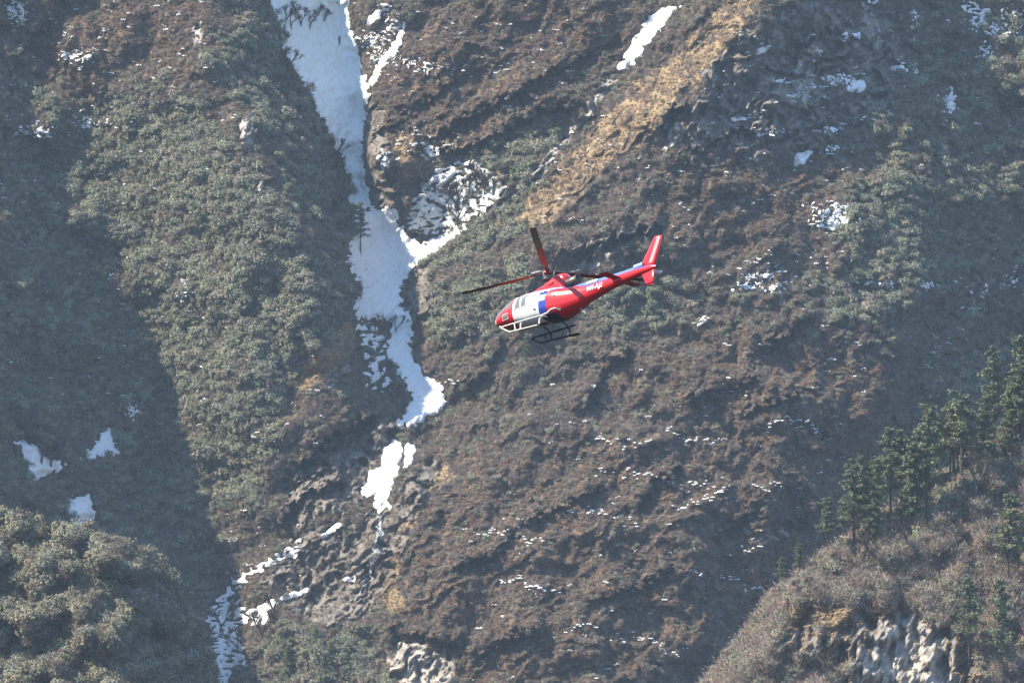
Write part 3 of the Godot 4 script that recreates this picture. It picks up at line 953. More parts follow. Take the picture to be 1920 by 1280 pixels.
func slab(pts: Array, axis: Vector3, thick: float) -> ArrayMesh:
	# a thin solid with a lens-like section: outline points, thinner at the rim
	var st := SurfaceTool.new()
	st.begin(Mesh.PRIMITIVE_TRIANGLES)
	var c := Vector3.ZERO
	for p in pts: c += p / pts.size()
	var n := pts.size()
	for s in [-1.0, 1.0]:
		var off: Vector3 = axis * thick * s
		for k in n:
			var a: Vector3 = pts[k]; var b: Vector3 = pts[(k + 1) % n]
			var ai := a.lerp(c, 0.22) + off; var bi := b.lerp(c, 0.22) + off
			var ae := a + off * 0.25; var be := b + off * 0.25
			for q in [ae, be, ai, be, bi, ai, ai, bi, c + off]: st.add_vertex(q)
			if s > 0.0:
				for q in [ae, be, a - off * 0.25, be, b - off * 0.25, a - off * 0.25]: st.add_vertex(q)
	st.generate_normals()
	return st.commit()

func blade_mesh(L: float, chord: float, twist: float) -> ArrayMesh:
	var v := PackedVector3Array(); var ix := PackedInt32Array(); var col := PackedColorArray()
	var n := 24
	for i in n + 1:
		var f := float(i) / n
		var x := lerpf(0.75, L, f)
		var c := chord * (0.55 + 0.45 * smoothstep(0.0, 0.12, f))
		var tw := lerpf(twist, 0.02, f)
		var y := x * 0.038 + 0.012 * f * f * L
		for k in 6:
			var q: Vector2 = [Vector2(0.5, 0), Vector2(0.2, 0.065), Vector2(-0.2, 0.04), Vector2(-0.5, 0), Vector2(-0.2, -0.03), Vector2(0.2, -0.045)][k] * c
			q = q.rotated(tw)
			v.append(Vector3(x, y + q.y, q.x))
			col.append(Color(0.30, 0.06, 0.05) if f < 0.5 else Color(0.13, 0.11, 0.095))
	for i in n:
		for k in 6:
			var k2 := (k + 1) % 6
			var a := i * 6 + k; var b := i * 6 + k2
			ix.append_array(PackedInt32Array([a, b, a + 6, b, b + 6, a + 6]))
	ix.append_array(PackedInt32Array([n * 6, n * 6 + 1, n * 6 + 2, n * 6, n * 6 + 2, n * 6 + 3, n * 6, n * 6 + 3, n * 6 + 4, n * 6, n * 6 + 4, n * 6 + 5]))
	return arrays_mesh(v, ix, PackedVector3Array(), col)

func helicopter() -> void:
	var f := Vector3(-28.2, -6.4, -26.3).normalized()
	var l := Vector3(-26.3, 9.3, 25.9)
	l = (l - f * l.dot(f)).normalized()
	var u := f.cross(l)
	var heli := Node3D.new()
	heli.transform = Transform3D(Basis(f, u, -l), ray(1026, 516) * 361.0)
	top(heli, "helicopter")
	tag(heli, "red, white and blue helicopter flying past the mountainside", "helicopter")
	var gloss := vmat(0.28)
	gloss.metallic_specular = 0.5
	gloss.clearcoat_enabled = true
	gloss.clearcoat = 0.5
	gloss.clearcoat_roughness = 0.1
	var red := paint(0.56, 0.02, 0.03, 0.3, 0.0, 0.5)
	var white := paint(0.82, 0.83, 0.83, 0.3, 0.0, 0.5)
	var black := paint(0.012, 0.013, 0.014, 0.45)
	var steel := paint(0.12, 0.11, 0.1, 0.4, 0.5)
	var dark := paint(0.05, 0.048, 0.045, 0.5, 0.3)
	var glass := paint(0.16, 0.18, 0.18, 0.08)  # base grey lightened to paint in the reflected sky
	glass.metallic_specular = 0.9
	var grey := paint(0.42, 0.44, 0.44, 0.15)
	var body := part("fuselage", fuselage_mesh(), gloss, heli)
	# doors and panes on both sides
	for s in [-1.0, 1.0]:
		var d1 := part("front_door", panel([Vector2(1.88, -1.16), Vector2(1.40, -1.10), Vector2(1.40, -2.28), Vector2(2.18, -2.28)], s, 0.012), red, heli)
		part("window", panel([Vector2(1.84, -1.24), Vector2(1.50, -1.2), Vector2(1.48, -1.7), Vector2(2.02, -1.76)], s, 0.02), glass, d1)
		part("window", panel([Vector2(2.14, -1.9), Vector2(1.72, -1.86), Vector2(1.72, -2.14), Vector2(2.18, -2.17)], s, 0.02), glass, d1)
		part("window_frame", tube_mesh(edge_loop([Vector2(2.14, -1.9), Vector2(1.72, -1.86), Vector2(1.72, -2.14), Vector2(2.18, -2.17)], s), 0.016, 5), white, d1)
		var d2 := part("sliding_door", panel([Vector2(1.32, -1.08), Vector2(-0.34, -1.1), Vector2(-0.34, -2.24), Vector2(1.32, -2.24)], s, 0.012, 14), white, heli)
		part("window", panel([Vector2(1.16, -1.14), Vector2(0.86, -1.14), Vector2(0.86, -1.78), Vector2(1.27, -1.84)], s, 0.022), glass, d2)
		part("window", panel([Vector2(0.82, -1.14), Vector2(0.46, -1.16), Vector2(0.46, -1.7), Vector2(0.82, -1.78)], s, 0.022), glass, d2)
		for w in [[Vector2(1.16, -1.14), Vector2(0.86, -1.14), Vector2(0.86, -1.78), Vector2(1.27, -1.84)], [Vector2(0.82, -1.14), Vector2(0.46, -1.16), Vector2(0.46, -1.7), Vector2(0.82, -1.78)]]:
			part("window_frame", tube_mesh(edge_loop(w, s), 0.02, 5), dark, d2)
		part("door_rail", tube_mesh([Vector3(0.5, -1.2, s * (skin_z(0.5, -1.2) + 0.02)), Vector3(-0.9, -1.22, s * (skin_z(-0.9, -1.22) + 0.02))], 0.018, 5), dark, heli)
		part("sill_seam", tube_mesh([Vector3(1.34, -2.26, s * (skin_z(1.34, -2.26) + 0.003)), Vector3(-0.36, -2.26, s * (skin_z(-0.36, -2.26) + 0.003))], 0.012, 4), dark, heli)
		part("door_handle", slab([Vector3(-0.05, -1.98, s * 0.935), Vector3(-0.22, -1.98, s * 0.935), Vector3(-0.22, -2.03, s * 0.935), Vector3(-0.05, -2.03, s * 0.935)], Vector3(0, 0, 1), 0.02), dark, d2)
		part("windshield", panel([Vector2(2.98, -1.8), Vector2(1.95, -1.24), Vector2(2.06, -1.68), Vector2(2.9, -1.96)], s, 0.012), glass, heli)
		part("nose_cap", panel([Vector2(3.2, -1.9), Vector2(2.86, -1.98), Vector2(2.8, -2.22), Vector2(3.16, -2.08)], s, 0.012), grey, heli)
		part("fuel_cap", panel([Vector2(-1.28, -1.42), Vector2(-1.4, -1.42), Vector2(-1.4, -1.54), Vector2(-1.28, -1.54)], s, 0.012, 4), dark, heli)
		# small emblem and print lines behind the door window
		part("emblem", panel([Vector2(-0.22, -1.3), Vector2(-0.30, -1.3), Vector2(-0.33, -1.6), Vector2(0.0, -1.6)], s, 0.018, 4), paint(0.45, 0.6, 0.8, 0.4), d2)
		part("print_line", panel([Vector2(0.36, -1.64), Vector2(0.0, -1.64), Vector2(0.0, -1.69), Vector2(0.36, -1.69)], s, 0.018, 4), paint(0.5, 0.5, 0.52, 0.5), d2)
		part("print_line", panel([Vector2(0.02, -1.7), Vector2(-0.3, -1.68), Vector2(-0.3, -1.74), Vector2(0.02, -1.76)], s, 0.018, 4), paint(0.6, 0.12, 0.1, 0.5), d2)
		# skid: two rails joined at the toe, white on the left and black on the right
		var sm: Material = paint(0.6, 0.6, 0.58, 0.45) if s < 0.0 else black
		var zs: float = s * 1.1
		var skid := part("skid", tube_mesh([Vector3(-1.0, -2.47, zs), Vector3(1.75, -2.62, zs), Vector3(1.93, -2.66, zs), Vector3(1.3, -2.98, zs), Vector3(-1.28, -2.94, zs)], 0.034 if s < 0.0 else 0.05), sm, heli)
		part("landing_light", ball(0.075), grey, skid).position = Vector3(1.95, -2.63, zs)
		part("strut", tube_mesh([Vector3(1.0, -2.6, zs), Vector3(0.9, -2.97, zs)], 0.035, 6), sm, skid)
		for x in [0.56, -0.71]:
			part("landing_leg", tube_mesh([Vector3(x + 0.05, -2.38, s * 0.25), Vector3(x + 0.05, -2.4, s * 0.6), Vector3(x + 0.04, -2.44, s * 0.84), Vector3(x + 0.03, -2.54, s * 1.0), Vector3(x + 0.02, -2.68, s * 1.08), Vector3(x, -2.96, zs)], 0.04), sm, skid)
		if s < 0.0:
			part("rear_stay", tube_mesh([Vector3(-0.98, -2.47, zs), Vector3(-1.22, -2.42, zs * 0.98), Vector3(-1.36, -2.26, zs * 0.93), Vector3(-1.56, -2.2, zs * 0.84), Vector3(-1.66, -2.24, zs * 0.6)], 0.04), sm, skid)
		part("snow_shoe", slab([Vector3(-0.7, -2.98, zs - 0.16), Vector3(-1.35, -2.95, zs - 0.16), Vector3(-1.35, -2.95, zs + 0.16), Vector3(-0.7, -2.98, zs + 0.16)], Vector3.UP, 0.02), paint(0.12, 0.11, 0.06, 0.7), skid)
	# engine cowling on the roof
	var cow := SurfaceTool.new()
	cow.begin(Mesh.PRIMITIVE_TRIANGLES)
	cow.set_smooth_group(0)
	var cs := [[0.86,-0.9,0.16],[0.75,-0.80,0.3],[0.3,-0.68,0.4],[-0.1,-0.58,0.44],[-0.45,-0.38,0.44],[-0.75,-0.22,0.43],[-1.05,-0.14,0.42],[-1.35,-0.15,0.4],[-1.5,-0.36,0.36],[-1.56,-0.95,0.3]]
	for c in cs:
		for k in 17:
			var a := PI * k / 16.0
			cow.add_vertex(Vector3(c[0], -1.0 + (c[1] + 1.0) * pow(sin(a), 0.5), c[2] * signf(cos(a)) * pow(absf(cos(a)), 0.7)))
	for i in cs.size() - 1:
		for k in 16:
			var a := i * 17 + k
			for q in [a, a + 1, a + 17, a + 1, a + 18, a + 17]: cow.add_index(q)
	cow.generate_normals()
	var cowl := part("engine_cowling", cow.commit(), red, heli)
	part("air_intake", slab([Vector3(-0.5, -0.62, -0.46), Vector3(-0.85, -0.5, -0.45), Vector3(-0.85, -0.68, -0.47), Vector3(-0.5, -0.76, -0.47)], Vector3(0, 0, 1), 0.02), paint(0.75, 0.03, 0.04, 0.4), cowl)
	part("roof_vent", panel([Vector2(-0.62, -1.03), Vector2(-0.9, -1.03), Vector2(-0.9, -1.08), Vector2(-0.62, -1.08)], -1.0, 0.012, 3), dark, heli)
	# exhaust
	var ex := SurfaceTool.new()
	ex.begin(Mesh.PRIMITIVE_TRIANGLES)
	ex.set_smooth_group(0)
	var prof := [[0.0, 0.24], [0.25, 0.22], [0.75, 0.235], [0.755, 0.215], [0.2, 0.2], [0.18, 0.0]]
	for q in prof:
		for k in 20:
			var a := TAU * k / 20.0
			ex.add_vertex(Vector3(-q[0], cos(a) * q[1], sin(a) * q[1]))
	for i in prof.size() - 1:
		for k in 20:
			var k2 := (k + 1) % 20
			for q in [i * 20 + k, i * 20 + k2, i * 20 + 20 + k, i * 20 + k2, i * 20 + 20 + k2, i * 20 + 20 + k]: ex.add_index(q)
	ex.generate_normals()
	var exh := part("exhaust_pipe", ex.commit(), steel, heli)
	exh.position = Vector3(-1.5, -0.72, -0.05)
	exh.rotation.z = -0.2
	# tail boom fittings
	part("drive_shaft_cover", tube_mesh([Vector3(-2.0, -0.96, 0), Vector3(-4.4, -0.86, 0), Vector3(-6.3, -0.70, 0)], 0.085, 10), paint(0.16, 0.26, 0.55, 0.3, 0.0, 0.4), heli)  # same light blue as the boom top, sky reflection painted in
	part("cover_panel", slab([Vector3(-2.9, -0.90, -0.13), Vector3(-3.6, -0.86, -0.12), Vector3(-3.6, -0.99, -0.21), Vector3(-2.9, -1.04, -0.24)], Vector3(0, 0.75, -0.65), 0.03), white, heli)
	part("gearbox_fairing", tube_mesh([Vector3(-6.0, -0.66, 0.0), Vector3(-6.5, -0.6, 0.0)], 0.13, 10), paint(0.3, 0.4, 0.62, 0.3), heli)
	var tag_text := TextMesh.new()
	tag_text.text = "9N-AJI"
	var font := SystemFont.new()
	font.font_names = PackedStringArray(["Droid Sans"])
	font.font_weight = 700
	tag_text.font = font
	tag_text.font_size = 32
	tag_text.pixel_size = 0.0105
	tag_text.depth = 0.02
	var reg := part("registration", tag_text, white, heli)
	reg.transform = Transform3D(Basis(Vector3(-0.995, 0.085, 0.06).normalized(), Vector3(0.085, 0.99, 0.13).normalized(), Vector3(0.06, 0.13, -1).normalized()), Vector3(-3.62, -1.32, -0.345))
	# stabiliser and fins
	part("stabiliser", slab([Vector3(-4.72, -1.12, -1.27), Vector3(-5.24, -1.1, -1.27), Vector3(-5.26, -1.1, 0), Vector3(-5.24, -1.1, 1.27), Vector3(-4.72, -1.12, 1.27), Vector3(-4.7, -1.12, 0)], Vector3.UP, 0.04), red, heli)
	var fin := part("tail_fin", slab([Vector3(-6.3, -0.74, 0), Vector3(-6.5, -0.4, 0), Vector3(-7.12, 0.62, 0), Vector3(-7.22, 0.72, 0), Vector3(-7.66, 0.7, 0), Vector3(-7.56, 0.2, 0), Vector3(-7.28, -0.76, 0)], Vector3(0, 0, 1), 0.055), red, heli)
	for s in [-1.0, 1.0]:
		for k in 17:
			var t := (k + 0.8) / 18.0
			var a := Vector3(-7.0, -0.66, 0).lerp(Vector3(-7.5, 0.6, 0), t)
			part("stripe", slab([a + Vector3(0.10, 0, s * 0.064), a + Vector3(-0.12, 0.02, s * 0.058), a + Vector3(-0.12, 0.05, s * 0.058), a + Vector3(0.10, 0.03, s * 0.064)], Vector3(0, 0, 1), 0.006), white, fin)
	part("lower_fin", slab([Vector3(-6.4, -1.05, 0), Vector3(-6.74, -1.68, 0), Vector3(-6.9, -1.72, 0), Vector3(-7.26, -1.6, 0), Vector3(-7.25, -0.95, 0)], Vector3(0, 0, 1), 0.05), red, heli)
	part("tail_bumper", tube_mesh([Vector3(-6.75, -1.66, 0), Vector3(-7.35, -1.74, 0)], 0.018, 5), red, heli)
	var tr := part("tail_rotor", tube_mesh([Vector3(-6.5, -0.86, 0.1), Vector3(-6.5, -0.86, 0.42)], 0.06, 8), steel, heli)
	for s in [-1.0, 1.0]:
		var d: Vector3 = Vector3(-0.97, -0.2, 0.0) * s
		var w := Vector3(-0.2, 0.9, 0.35) * 0.095
		part("tail_blade", slab([Vector3(-6.5, -0.86, 0.4) + d * 0.22 - w, Vector3(-6.5, -0.86, 0.4) + d * 0.88 - w, Vector3(-6.5, -0.86, 0.4) + d * 0.94, Vector3(-6.5, -0.86, 0.4) + d * 0.88 + w, Vector3(-6.5, -0.86, 0.4) + d * 0.22 + w], Vector3(0, 0, 1), 0.015), paint(0.72, 0.7, 0.62, 0.4), tr)
	part("belly_antenna", tube_mesh([Vector3(-2.35, -2.1, 0), Vector3(-2.75, -2.42, 0)], 0.014, 4), white, heli)
	# mast, hub and blades
	var mast := part("rotor_mast", tube_mesh([Vector3(0.0, -0.75, 0), Vector3(0, 0.17, 0)], 0.09, 10), steel, heli)
	part("swashplate", disc(0.26, 0.07), dark, mast).position = Vector3(0, -0.23, 0)
	var hub := part("rotor_hub", disc(0.25, 0.13), paint(0.25, 0.03, 0.03, 0.5), heli)
	hub.position.y = 0.15
	part("hub_cap", ball(0.13), dark, hub).position = Vector3(0, 0.1, 0)
	var bm := vmat(0.5)
	var bl := blade_mesh(5.345, 0.35, 0.1)
	for k in 3:
		var an := deg_to_rad(5.8 + 120.0 * k)
		var b := part("main_rotor_blade", bl, bm, heli)
		b.transform = Transform3D(Basis(Vector3(0, 0, 1), -0.105) * Basis(Vector3.UP, an), Vector3(0, 0.15, 0))
		part("blade_grip", slab([Vector3(0.12, 0.03, -0.09), Vector3(0.95, 0.06, -0.13), Vector3(0.95, 0.06, 0.13), Vector3(0.12, 0.03, 0.09)], Vector3.UP, 0.05), steel, b)
		part("pitch_link", tube_mesh([Vector3(0.22, -0.38, 0.12), Vector3(0.3, 0.0, 0.2)], 0.022, 5), grey, b)
		part("damper", tube_mesh([Vector3(0.3, 0.12, -0.12), Vector3(0.85, 0.12, -0.16)], 0.03, 5), grey, b)

func leaf_rock() -> ArrayMesh:
	var st := SurfaceTool.new()
	st.begin(Mesh.PRIMITIVE_TRIANGLES)
	var bump := noise(71, 1.1, 3)
	for j in 9:
		for i in 12:
			var a := TAU * i / 12.0; var b := PI * j / 8.0
			var p := Vector3(sin(b) * cos(a), cos(b), sin(b) * sin(a))
			st.add_vertex(p * (1.0 + 0.5 * bump.get_noise_3dv(p * 1.3)))
	for j in 8:
		for i in 12:
			var q := j * 12 + i; var r := j * 12 + (i + 1) % 12
			for k in [q, r, q + 12, r, r + 12, q + 12]: st.add_index(k)
	st.generate_normals()
	return st.commit()

func edge_loop(c: Array, side: float) -> Array:
	var out := []
	for k in 5:
		var p: Vector2 = c[k % 4]
		out.append(Vector3(p.x, p.y, side * (skin_z(p.x, p.y) + 0.01)))
	return out

func ball(r: float) -> SphereMesh:
	var m := SphereMesh.new()
	m.radius = r; m.height = 2 * r; m.radial_segments = 16; m.rings = 8
	return m

func disc(r: float, h: float) -> CylinderMesh:
	var m := CylinderMesh.new()
	m.top_radius = r * 0.85; m.bottom_radius = r; m.height = h; m.radial_segments = 18; m.rings = 1
	return m

# ---------------------------------------------------------------- all together
func _ready() -> void:
	var cam := Camera3D.new()
	cam.name = "camera"
	cam.fov = rad_to_deg(atan(TY)) * 2.0
	cam.near = 1.0
	cam.far = 6000.0
	cam.current = true
	add_child(cam)
	var env := Environment.new()
	env.background_mode = Environment.BG_SKY
	env.tonemap_mode = Environment.TONE_MAPPER_LINEAR
	env.tonemap_exposure = 2.05
	var skym := ProceduralSkyMaterial.new()
	skym.sky_top_color = Color(0.47, 0.60, 0.77)
	skym.sky_horizon_color = Color(0.78, 0.84, 0.90)
	skym.ground_bottom_color = Color(0.16, 0.16, 0.15)
	skym.ground_horizon_color = Color(0.45, 0.5, 0.55)
	var sky := Sky.new()
	sky.sky_material = skym
	env.sky = sky
	env.fog_enabled = true
	env.fog_density = 0.000045
	env.fog_light_color = Color(0.78, 0.89, 1.0)
	env.sdfgi_enabled = true
	env.ssao_enabled = true
	env.ssil_enabled = true
	var we := WorldEnvironment.new()
	we.name = "environment"
	we.environment = env
	add_child(we)
	var sun := DirectionalLight3D.new()
	sun.name = "sun"
	sun.light_energy = 1.6
	sun.light_color = Color(1.0, 0.94, 0.84)
	sun.light_angular_distance = 0.5
	sun.shadow_enabled = true
	var az := deg_to_rad(78.0); var el := deg_to_rad(50.0)
	add_child(sun)
	sun.look_at_from_position(Vector3.ZERO, -Vector3(-sin(az) * cos(el), sin(el), cos(az) * cos(el)), Vector3.UP)

	mat_leaf = vmat(0.7, 0.3)
	mat_twig = vmat(0.9)
	var t0 := Time.get_ticks_msec()
	rng.seed = 5
	stamp_cover()
	soften(5)
	carve_ledges()
	build_wall()
	emit_wall()
	print("wall ", Time.get_ticks_msec() - t0)
	# near hills
	var hn := noise(61, 1.0 / 90.0, 5)
	var hc := noise(62, 1.0 / 26.0, 4, true)
	var blk := blocks(63, 1.0 / 34.0)
	var blk2 := blocks(64, 1.0 / 13.0)
	var cliff := PackedVector2Array([Vector2(1440,1225), Vector2(1490,1165), Vector2(1560,1180), Vector2(1600,1150), Vector2(1700,1150), Vector2(1760,1180), Vector2(1830,1170), Vector2(1840,1290), Vector2(1800,1400), Vector2(1600,1400), Vector2(1580,1260), Vector2(1500,1250)])
	var cliff2 := PackedVector2Array([Vector2(1630,1185), Vector2(1700,1140), Vector2(1770,1175), Vector2(1790,1300), Vector2(1760,1420), Vector2(1590,1420), Vector2(1605,1260)])
	var crest_a := [[1180,1500],[1310,1300],[1360,1240],[1400,1192],[1440,1125],[1520,1065],[1580,1020],[1640,978],[1720,930],[1790,882],[1860,828],[1920,782],[2050,700],[2260,620]]
	var rough_a := func(x: float, y: float) -> float:
		var r: float = hn.get_noise_2d(x, y) * 5.0
		if Geometry2D.is_point_in_polygon(Vector2(x + hn.get_noise_2d(y, x) * 20.0, y), cliff): r += hn.get_noise_2d(x * 2.2 + 90.0, y * 0.5) * 4.0 + blk.get_noise_2d(x * 1.25 + y * 0.35, y * 0.6) * 1.3 + blk2.get_noise_2d(x * 1.1, y * 0.7) * 0.8 + hn.get_noise_2d(x * 5.0, y * 5.0) * 0.6
		return r
	var kind_a := func(x: float, y: float) -> int:
		var q := Vector2(x + hn.get_noise_2d(y * 2.0, x * 2.0) * 26.0, y + hn.get_noise_2d(x * 2.0, y * 2.0) * 26.0)
		if Geometry2D.is_point_in_polygon(q, cliff2): return PALE
		if Geometry2D.is_point_in_polygon(q, cliff): return ROCK if hc.get_noise_2d(x, y) > -0.2 else OCHRE
		if absf(y - 1160.0) < 22.0 and x > 1470 and x < 1700: return OCHRE
		return BROWN
	var dist_a := func(x: float, t: float) -> float: return 1340.0 + (x - 1400.0) * 0.07 - t * 0.085 - 7.0 * (1.0 - exp(-t / 35.0))
	var hill_a := build_hill(crest_a, 1180.0, 2260.0, 1500.0, dist_a, rough_a, kind_a, "near_hill", "near brown hill with pale rock cliffs and pines")
	var crest_b := [[-320,940],[-100,945],[-20,962],[40,980],[90,1004],[140,998],[190,1010],[260,1032],[310,1068],[340,1125],[372,1185],[395,1250],[410,1340],[425,1480],[440,1600]]
	var rough_b := func(x: float, y: float) -> float: return hn.get_noise_2d(x + 700.0, y) * 12.0
	var kind_b := func(x: float, y: float) -> int: return GREEN if hn.get_noise_2d(x * 1.5, y * 1.5 + 400.0) > -0.12 else BROWN
	var dist_b := func(x: float, t: float) -> float: return 1520.0 + absf(x - 200.0) * 0.05 - t * 0.09 - 8.0 * (1.0 - exp(-t / 40.0)) + maxf(0.0, x - 220.0) * 0.16
	var hill_b := build_hill(crest_b, -320.0, 440.0, 1600.0, dist_b, rough_b, kind_b, "near_spur", "near wooded spur of olive brown shrubs")
	print("hills ", Time.get_ticks_msec() - t0)
	plant_wall()
	print("plants ", Time.get_ticks_msec() - t0)
	# plants on the near hills
	for k in 27000:
		var px := rng.randf_range(1250, 2060)
		var cy := line_y(crest_a, px)
		var py := rng.randf_range(cy, 1420)
		var kd := hill_kind(hill_a, px, py)
		var r := rng.randf()
		var p := hill_at(hill_a, px, py)
		if kd == BROWN:
			var wood := smoothstep(1550.0, 1750.0, px) * smoothstep(140.0, 40.0, py - cy)
			if r < 0.18 + wood * 0.3: add_to("leafy", upright(p, rng.randf_range(0.6, 1.5)), vary(C_GREEN))
			elif r < 0.8: add_to("twig", upright(p, rng.randf_range(1.1, 2.3)), vary(Color(0.35, 0.28, 0.24), 0.25))
			else: add_to("heath", upright(p, rng.randf_range(0.5, 1.0), 0.7), vary(C_RUSSET))
		elif kd == OCHRE:
			if r < 0.7: add_to("grass", upright(p, rng.randf_range(0.4, 0.8), 0.8), vary(C_OCHRE.lerp(C_RUSSET, 0.4)))
		elif r < 0.06: add_to("heath", upright(p, rng.randf_range(0.3, 0.6), 0.7), vary(C_RUSSET))
	for k in 16000:
		var px := rng.randf_range(-150, 415)
		var cy := line_y(crest_b, px)
		var py := rng.randf_range(cy, 1400)
		var kd := hill_kind(hill_b, px, py)
		var r := rng.randf()
		var p := hill_at(hill_b, px, py)
		if r < (0.5 if kd == GREEN else 0.2): add_to("leafy", upright(p, 0.6 + 1.9 * pow(rng.randf(), 1.8), rng.randf_range(0.7, 1.3)), vary(C_GREEN.lerp(Color(0.23, 0.2, 0.15), 0.45)))
		elif r < 0.9: add_to("twig", upright(p, rng.randf_range(1.1, 2.2)), vary(Color(0.26, 0.21, 0.165), 0.25))
	rng.seed = 77
	var looks := {
		"twig": ["bare_scrub", "grey-brown leafless scrub covering the slopes", "scrub", twig_bush(16, 0.045, 0.75), mat_twig],
		"heath": ["dry_heath", "low russet and brown heath mounds between the rocks", "heath", leafy_bush(12, 12, 0.14, 0.7), mat_leaf],
		"leafy": ["evergreen_scrub", "grey-green evergreen scrub filling the slopes", "scrub", leafy_bush(22, 18, 0.105), mat_leaf],
		"grass": ["dry_grass", "golden dry grass tufts on the sunny ridge", "grass", tuft(20), mat_leaf],
		"fleck": ["snow_flecks", "small flecks of snow caught on ledges and between shrubs", "snow", snow_blob(), vmat(0.7)]}
	for which in shrub_sets:
		var L: Array = looks[which]
		scatter(L[0], L[1], L[2], L[3], L[4], shrub_sets[which][0], shrub_sets[which][1])
		print(which, " ", shrub_sets[which][0].size())
	# trees
	var bark := paint(0.07, 0.06, 0.052, 0.9)
	var needles := paint(0.115, 0.145, 0.08, 0.75)
	needles.backlight_enabled = true
	needles.backlight = Color(0.25, 0.25, 0.25)
	var greybark := paint(0.10, 0.085, 0.075, 0.9)
	var pines := []
	for k in 7: pines.append(pine_parts(300 + k, false))
	var snag := pine_parts(340, true)
	var bares := []
	for k in 4: bares.append(bare_parts(400 + k))
	rng.seed = 99
	var mpp := 2.0 * TX / 1920.0
	var on_a := [[1636,982,112,1.0],[1668,965,120,1.0],[1690,952,118,1.0],[1737,975,182,0.85],[1757,900,118,1.0],[1782,905,122,1.0],[1844,862,100,1.1],[1864,836,150,1.0],[1915,834,150,1.2],[1890,884,90,1.1],[1606,1000,100,1.1],[1580,1018,80,1.1],[1552,1042,80,1.2],[1720,935,110,1.0],[1500,1082,50,1.4],[1466,1108,56,1.4],[1817,1262,150,0.9],[1890,1100,130,1.1],[1940,800,120,1.1],[1790,890,90,1.1],[1880,1290,160,0.9]]
	var i := 0
	for k in 18:
		var ex := rng.randf_range(1600, 1960)
		on_a.append([ex, line_y(crest_a, ex) + rng.randf_range(4, 80), rng.randf_range(90, 140), 1.1])
	for a in on_a:
		var p := hill_at(hill_a, a[0], maxf(a[1], line_y(crest_a, a[0]) + 1.0))
		tree("pine_tree", "dark green pine with layered branches on the near brown hill", "pines on the near hill", pines[i % 7], ["trunk", "crown"], [bark, needles], p, a[2] * rng.randf_range(1.1, 1.4) * -p.z * mpp, a[3] * rng.randf_range(0.72, 0.98))
		i += 1
	var sp := hill_at(hill_a, 1803, 908)
	tree("dead_topped_pine", "tall pine with a bare dead top on the near hill", "", snag, ["trunk", "crown"], [bark, needles], sp, 218 * -sp.z * mpp)
	var sp2 := hill_at(hill_a, 1828, 956)
	tree("bare_tree", "thin grey leafless tree standing below the pines", "", bares[0], ["trunk", "twigs"], [greybark, greybark], sp2, 100 * -sp2.z * mpp, 0.7)
	for a in [[676,484,108,0.9],[986,692,66,0.9],[590,1245,70,1.2],[620,1262,60,1.2],[655,1275,70,1.2],[540,1290,80,1.1],[1320,1262,60,1.3],[1370,1190,50,1.3],[250,930,60,1.3],[1310,370,30,1.2]]:
		var p := wall_at(a[0], a[1])
		var lab: String = "lone dark conifer at the edge of the snow apron" if a[0] == 676 else "small dark conifer growing on the steep mountainside"
		tree("conifer_tree", lab, "" if a[0] == 676 else "small conifers on the mountainside", pines[i % 7], ["trunk", "crown"], [bark, needles], p, a[2] * -p.z * mpp, a[3])
		i += 1
	for a in [[775,400,55],[842,385,55],[870,365,50],[788,425,66],[905,365,50],[860,425,50],[815,395,60],[935,355,44],[880,330,44],[790,448,80],[812,430,70],[836,420,75],[770,440,60],[858,400,66],[880,392,60],[905,385,55],[925,372,50],[850,362,50],[822,352,45],[800,400,60],[762,410,50],[895,345,40]]:
		var p := wall_at(a[0], a[1])
		tree("bare_tree", "dark leafless tree rising from the snow bed above the apron", "bare trees on the snow bed", bares[i % 4], ["trunk", "twigs"], [bark, bark], p, a[2] * -p.z * mpp)
		i += 1
	for a in [[545,62,38],[565,58,40],[582,66,40],[604,48,36],[532,50,38],[620,36,34],[556,44,36],[592,40,36]]:
		var p := wall_at(a[0], a[1])
		tree("bare_tree", "dark leafless tree at the top of the frozen waterfall", "bare trees above the frozen waterfall", bares[i % 4], ["trunk", "twigs"], [bark, bark], p, a[2] * -p.z * mpp)
		i += 1
	for a in [[548,150,50],[560,175,45],[575,205,55],[590,235,55],[606,262,50],[622,300,50],[634,335,55],[640,370,50],[645,410,55],[540,128,45],[648,450,50]]:
		var p := wall_at(a[0] - 4, a[1] + 14)
		tree("bare_tree", "leafless tree fringing the spur beside the frozen waterfall", "bare trees along the spur edge", bares[i % 4], ["trunk", "twigs"], [bark, bark], p, a[2] * -p.z * mpp)
		i += 1
	for a in [[412,1190,60],[430,1175,55],[470,1160,60],[512,1180,70],[405,1270,60],[450,1230,50],[490,1210,60],[75,872,60],[95,880,55],[60,868,50],[690,700,45],[716,735,50],[735,760,45],[705,640,40],[740,630,36]]:
		var p := wall_at(a[0], a[1])
		tree("bare_tree", "dark leafless tree growing through broken snow", "bare trees in broken snow", bares[i % 4], ["trunk", "twigs"], [bark, bark], p, a[2] * -p.z * mpp)
		i += 1
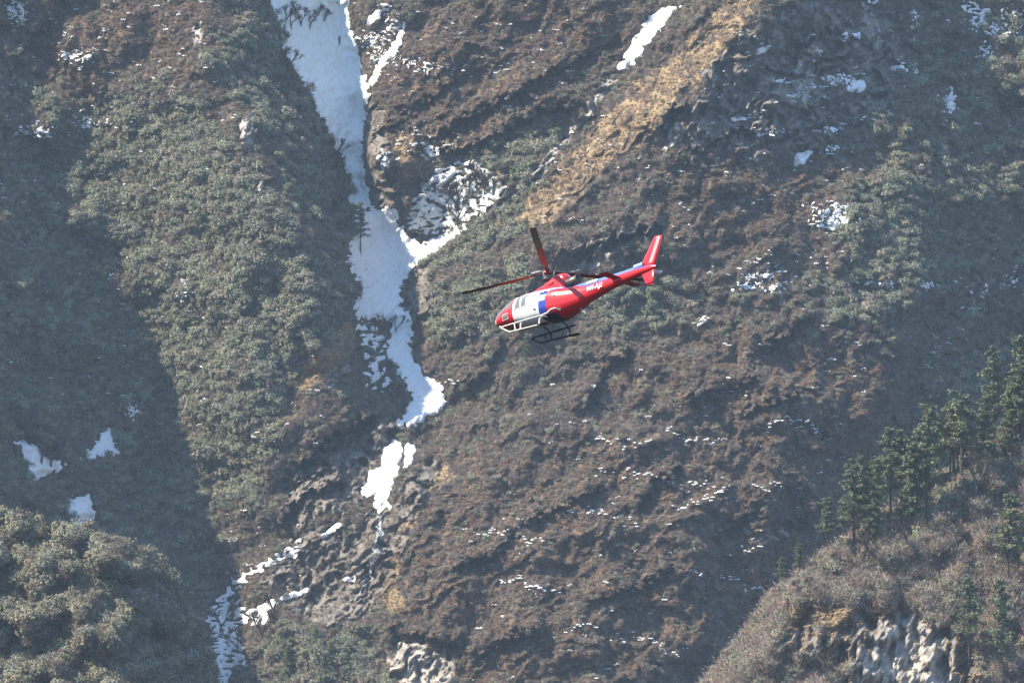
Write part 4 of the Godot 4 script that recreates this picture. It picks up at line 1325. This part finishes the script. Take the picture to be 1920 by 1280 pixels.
	for a in [[1483,1275,46],[1500,1120,40],[1560,1090,50],[1640,1060,60],[1700,1040,60],[1760,1020,60],[1600,1080,50],[1820,1030,60],[1670,1100,46],[1860,960,60],[1550,1280,50]]:
		var p := hill_at(hill_a, a[0], a[1])
		tree("bare_tree", "grey-brown leafless tree in the scrub of the near hill", "bare trees on the near hill", bares[i % 4], ["trunk", "twigs"], [greybark, greybark], p, a[2] * -p.z * mpp, 1.1)
		i += 1
	# dark rock shape added to stand for a dark hole in the frozen waterfall
	var rock := leaf_rock()
	var hole_shape := MeshInstance3D.new()
	hole_shape.mesh = rock
	hole_shape.material_override = paint(0.13, 0.12, 0.11, 0.9)
	hole_shape.transform = Transform3D(Basis.IDENTITY.scaled(Vector3(0.62, 1.6, 0.9)), wall_at(637, 79) + Vector3(0, 0, 1.0))
	top(hole_shape, "boulder")
	tag(hole_shape, "dark upright shape standing in for a hole in the frozen waterfall", "rock")
	# thin meltwater below the icefall
	var water := [[714,958],[712,985],[710,1010],[705,1035],[700,1062],[690,1085],[672,1108],[655,1135]]
	var wm := paint(0.55, 0.6, 0.64, 0.25)
	wm.transparency = BaseMaterial3D.TRANSPARENCY_ALPHA
	wm.albedo_color.a = 0.6
	var wf := Node3D.new()
	top(wf, "waterfall")
	tag(wf, "thin threads of meltwater running down dark rock below the icefall", "waterfall", "", "structure")
	for strand in 5:
		var fall := PackedVector3Array(); var fi := PackedInt32Array()
		var from := rng.randf_range(0.0, 0.25); var to := rng.randf_range(0.45, 1.0)
		for k in 26:
			var f := lerpf(from, to, k / 25.0) * (water.size() - 1.001)
			var q := int(f)
			var px: float = lerpf(water[q][0], water[q + 1][0], f - q) + (strand - 2) * 2.6 + hn.get_noise_2d(strand * 90.0, k * 22.0) * 9.0
			var py: float = lerpf(water[q][1], water[q + 1][1], f - q)
			var p := wall_at(px, py) + Vector3(0, 0.3, 1.7)
			var w := 0.1 + 0.14 * absf(hn.get_noise_2d(k * 31.0, strand * 50.0)) * 3.0
			fall.append(p - Vector3(w, 0, 0)); fall.append(p + Vector3(w, 0, 0))
			if k > 0:
				var c := (k - 1) * 2
				fi.append_array(PackedInt32Array([c, c + 1, c + 2, c + 1, c + 3, c + 2]))
		part("strand", arrays_mesh(fall, fi), wm, wf)
	helicopter()
	print("done ", Time.get_ticks_msec() - t0)
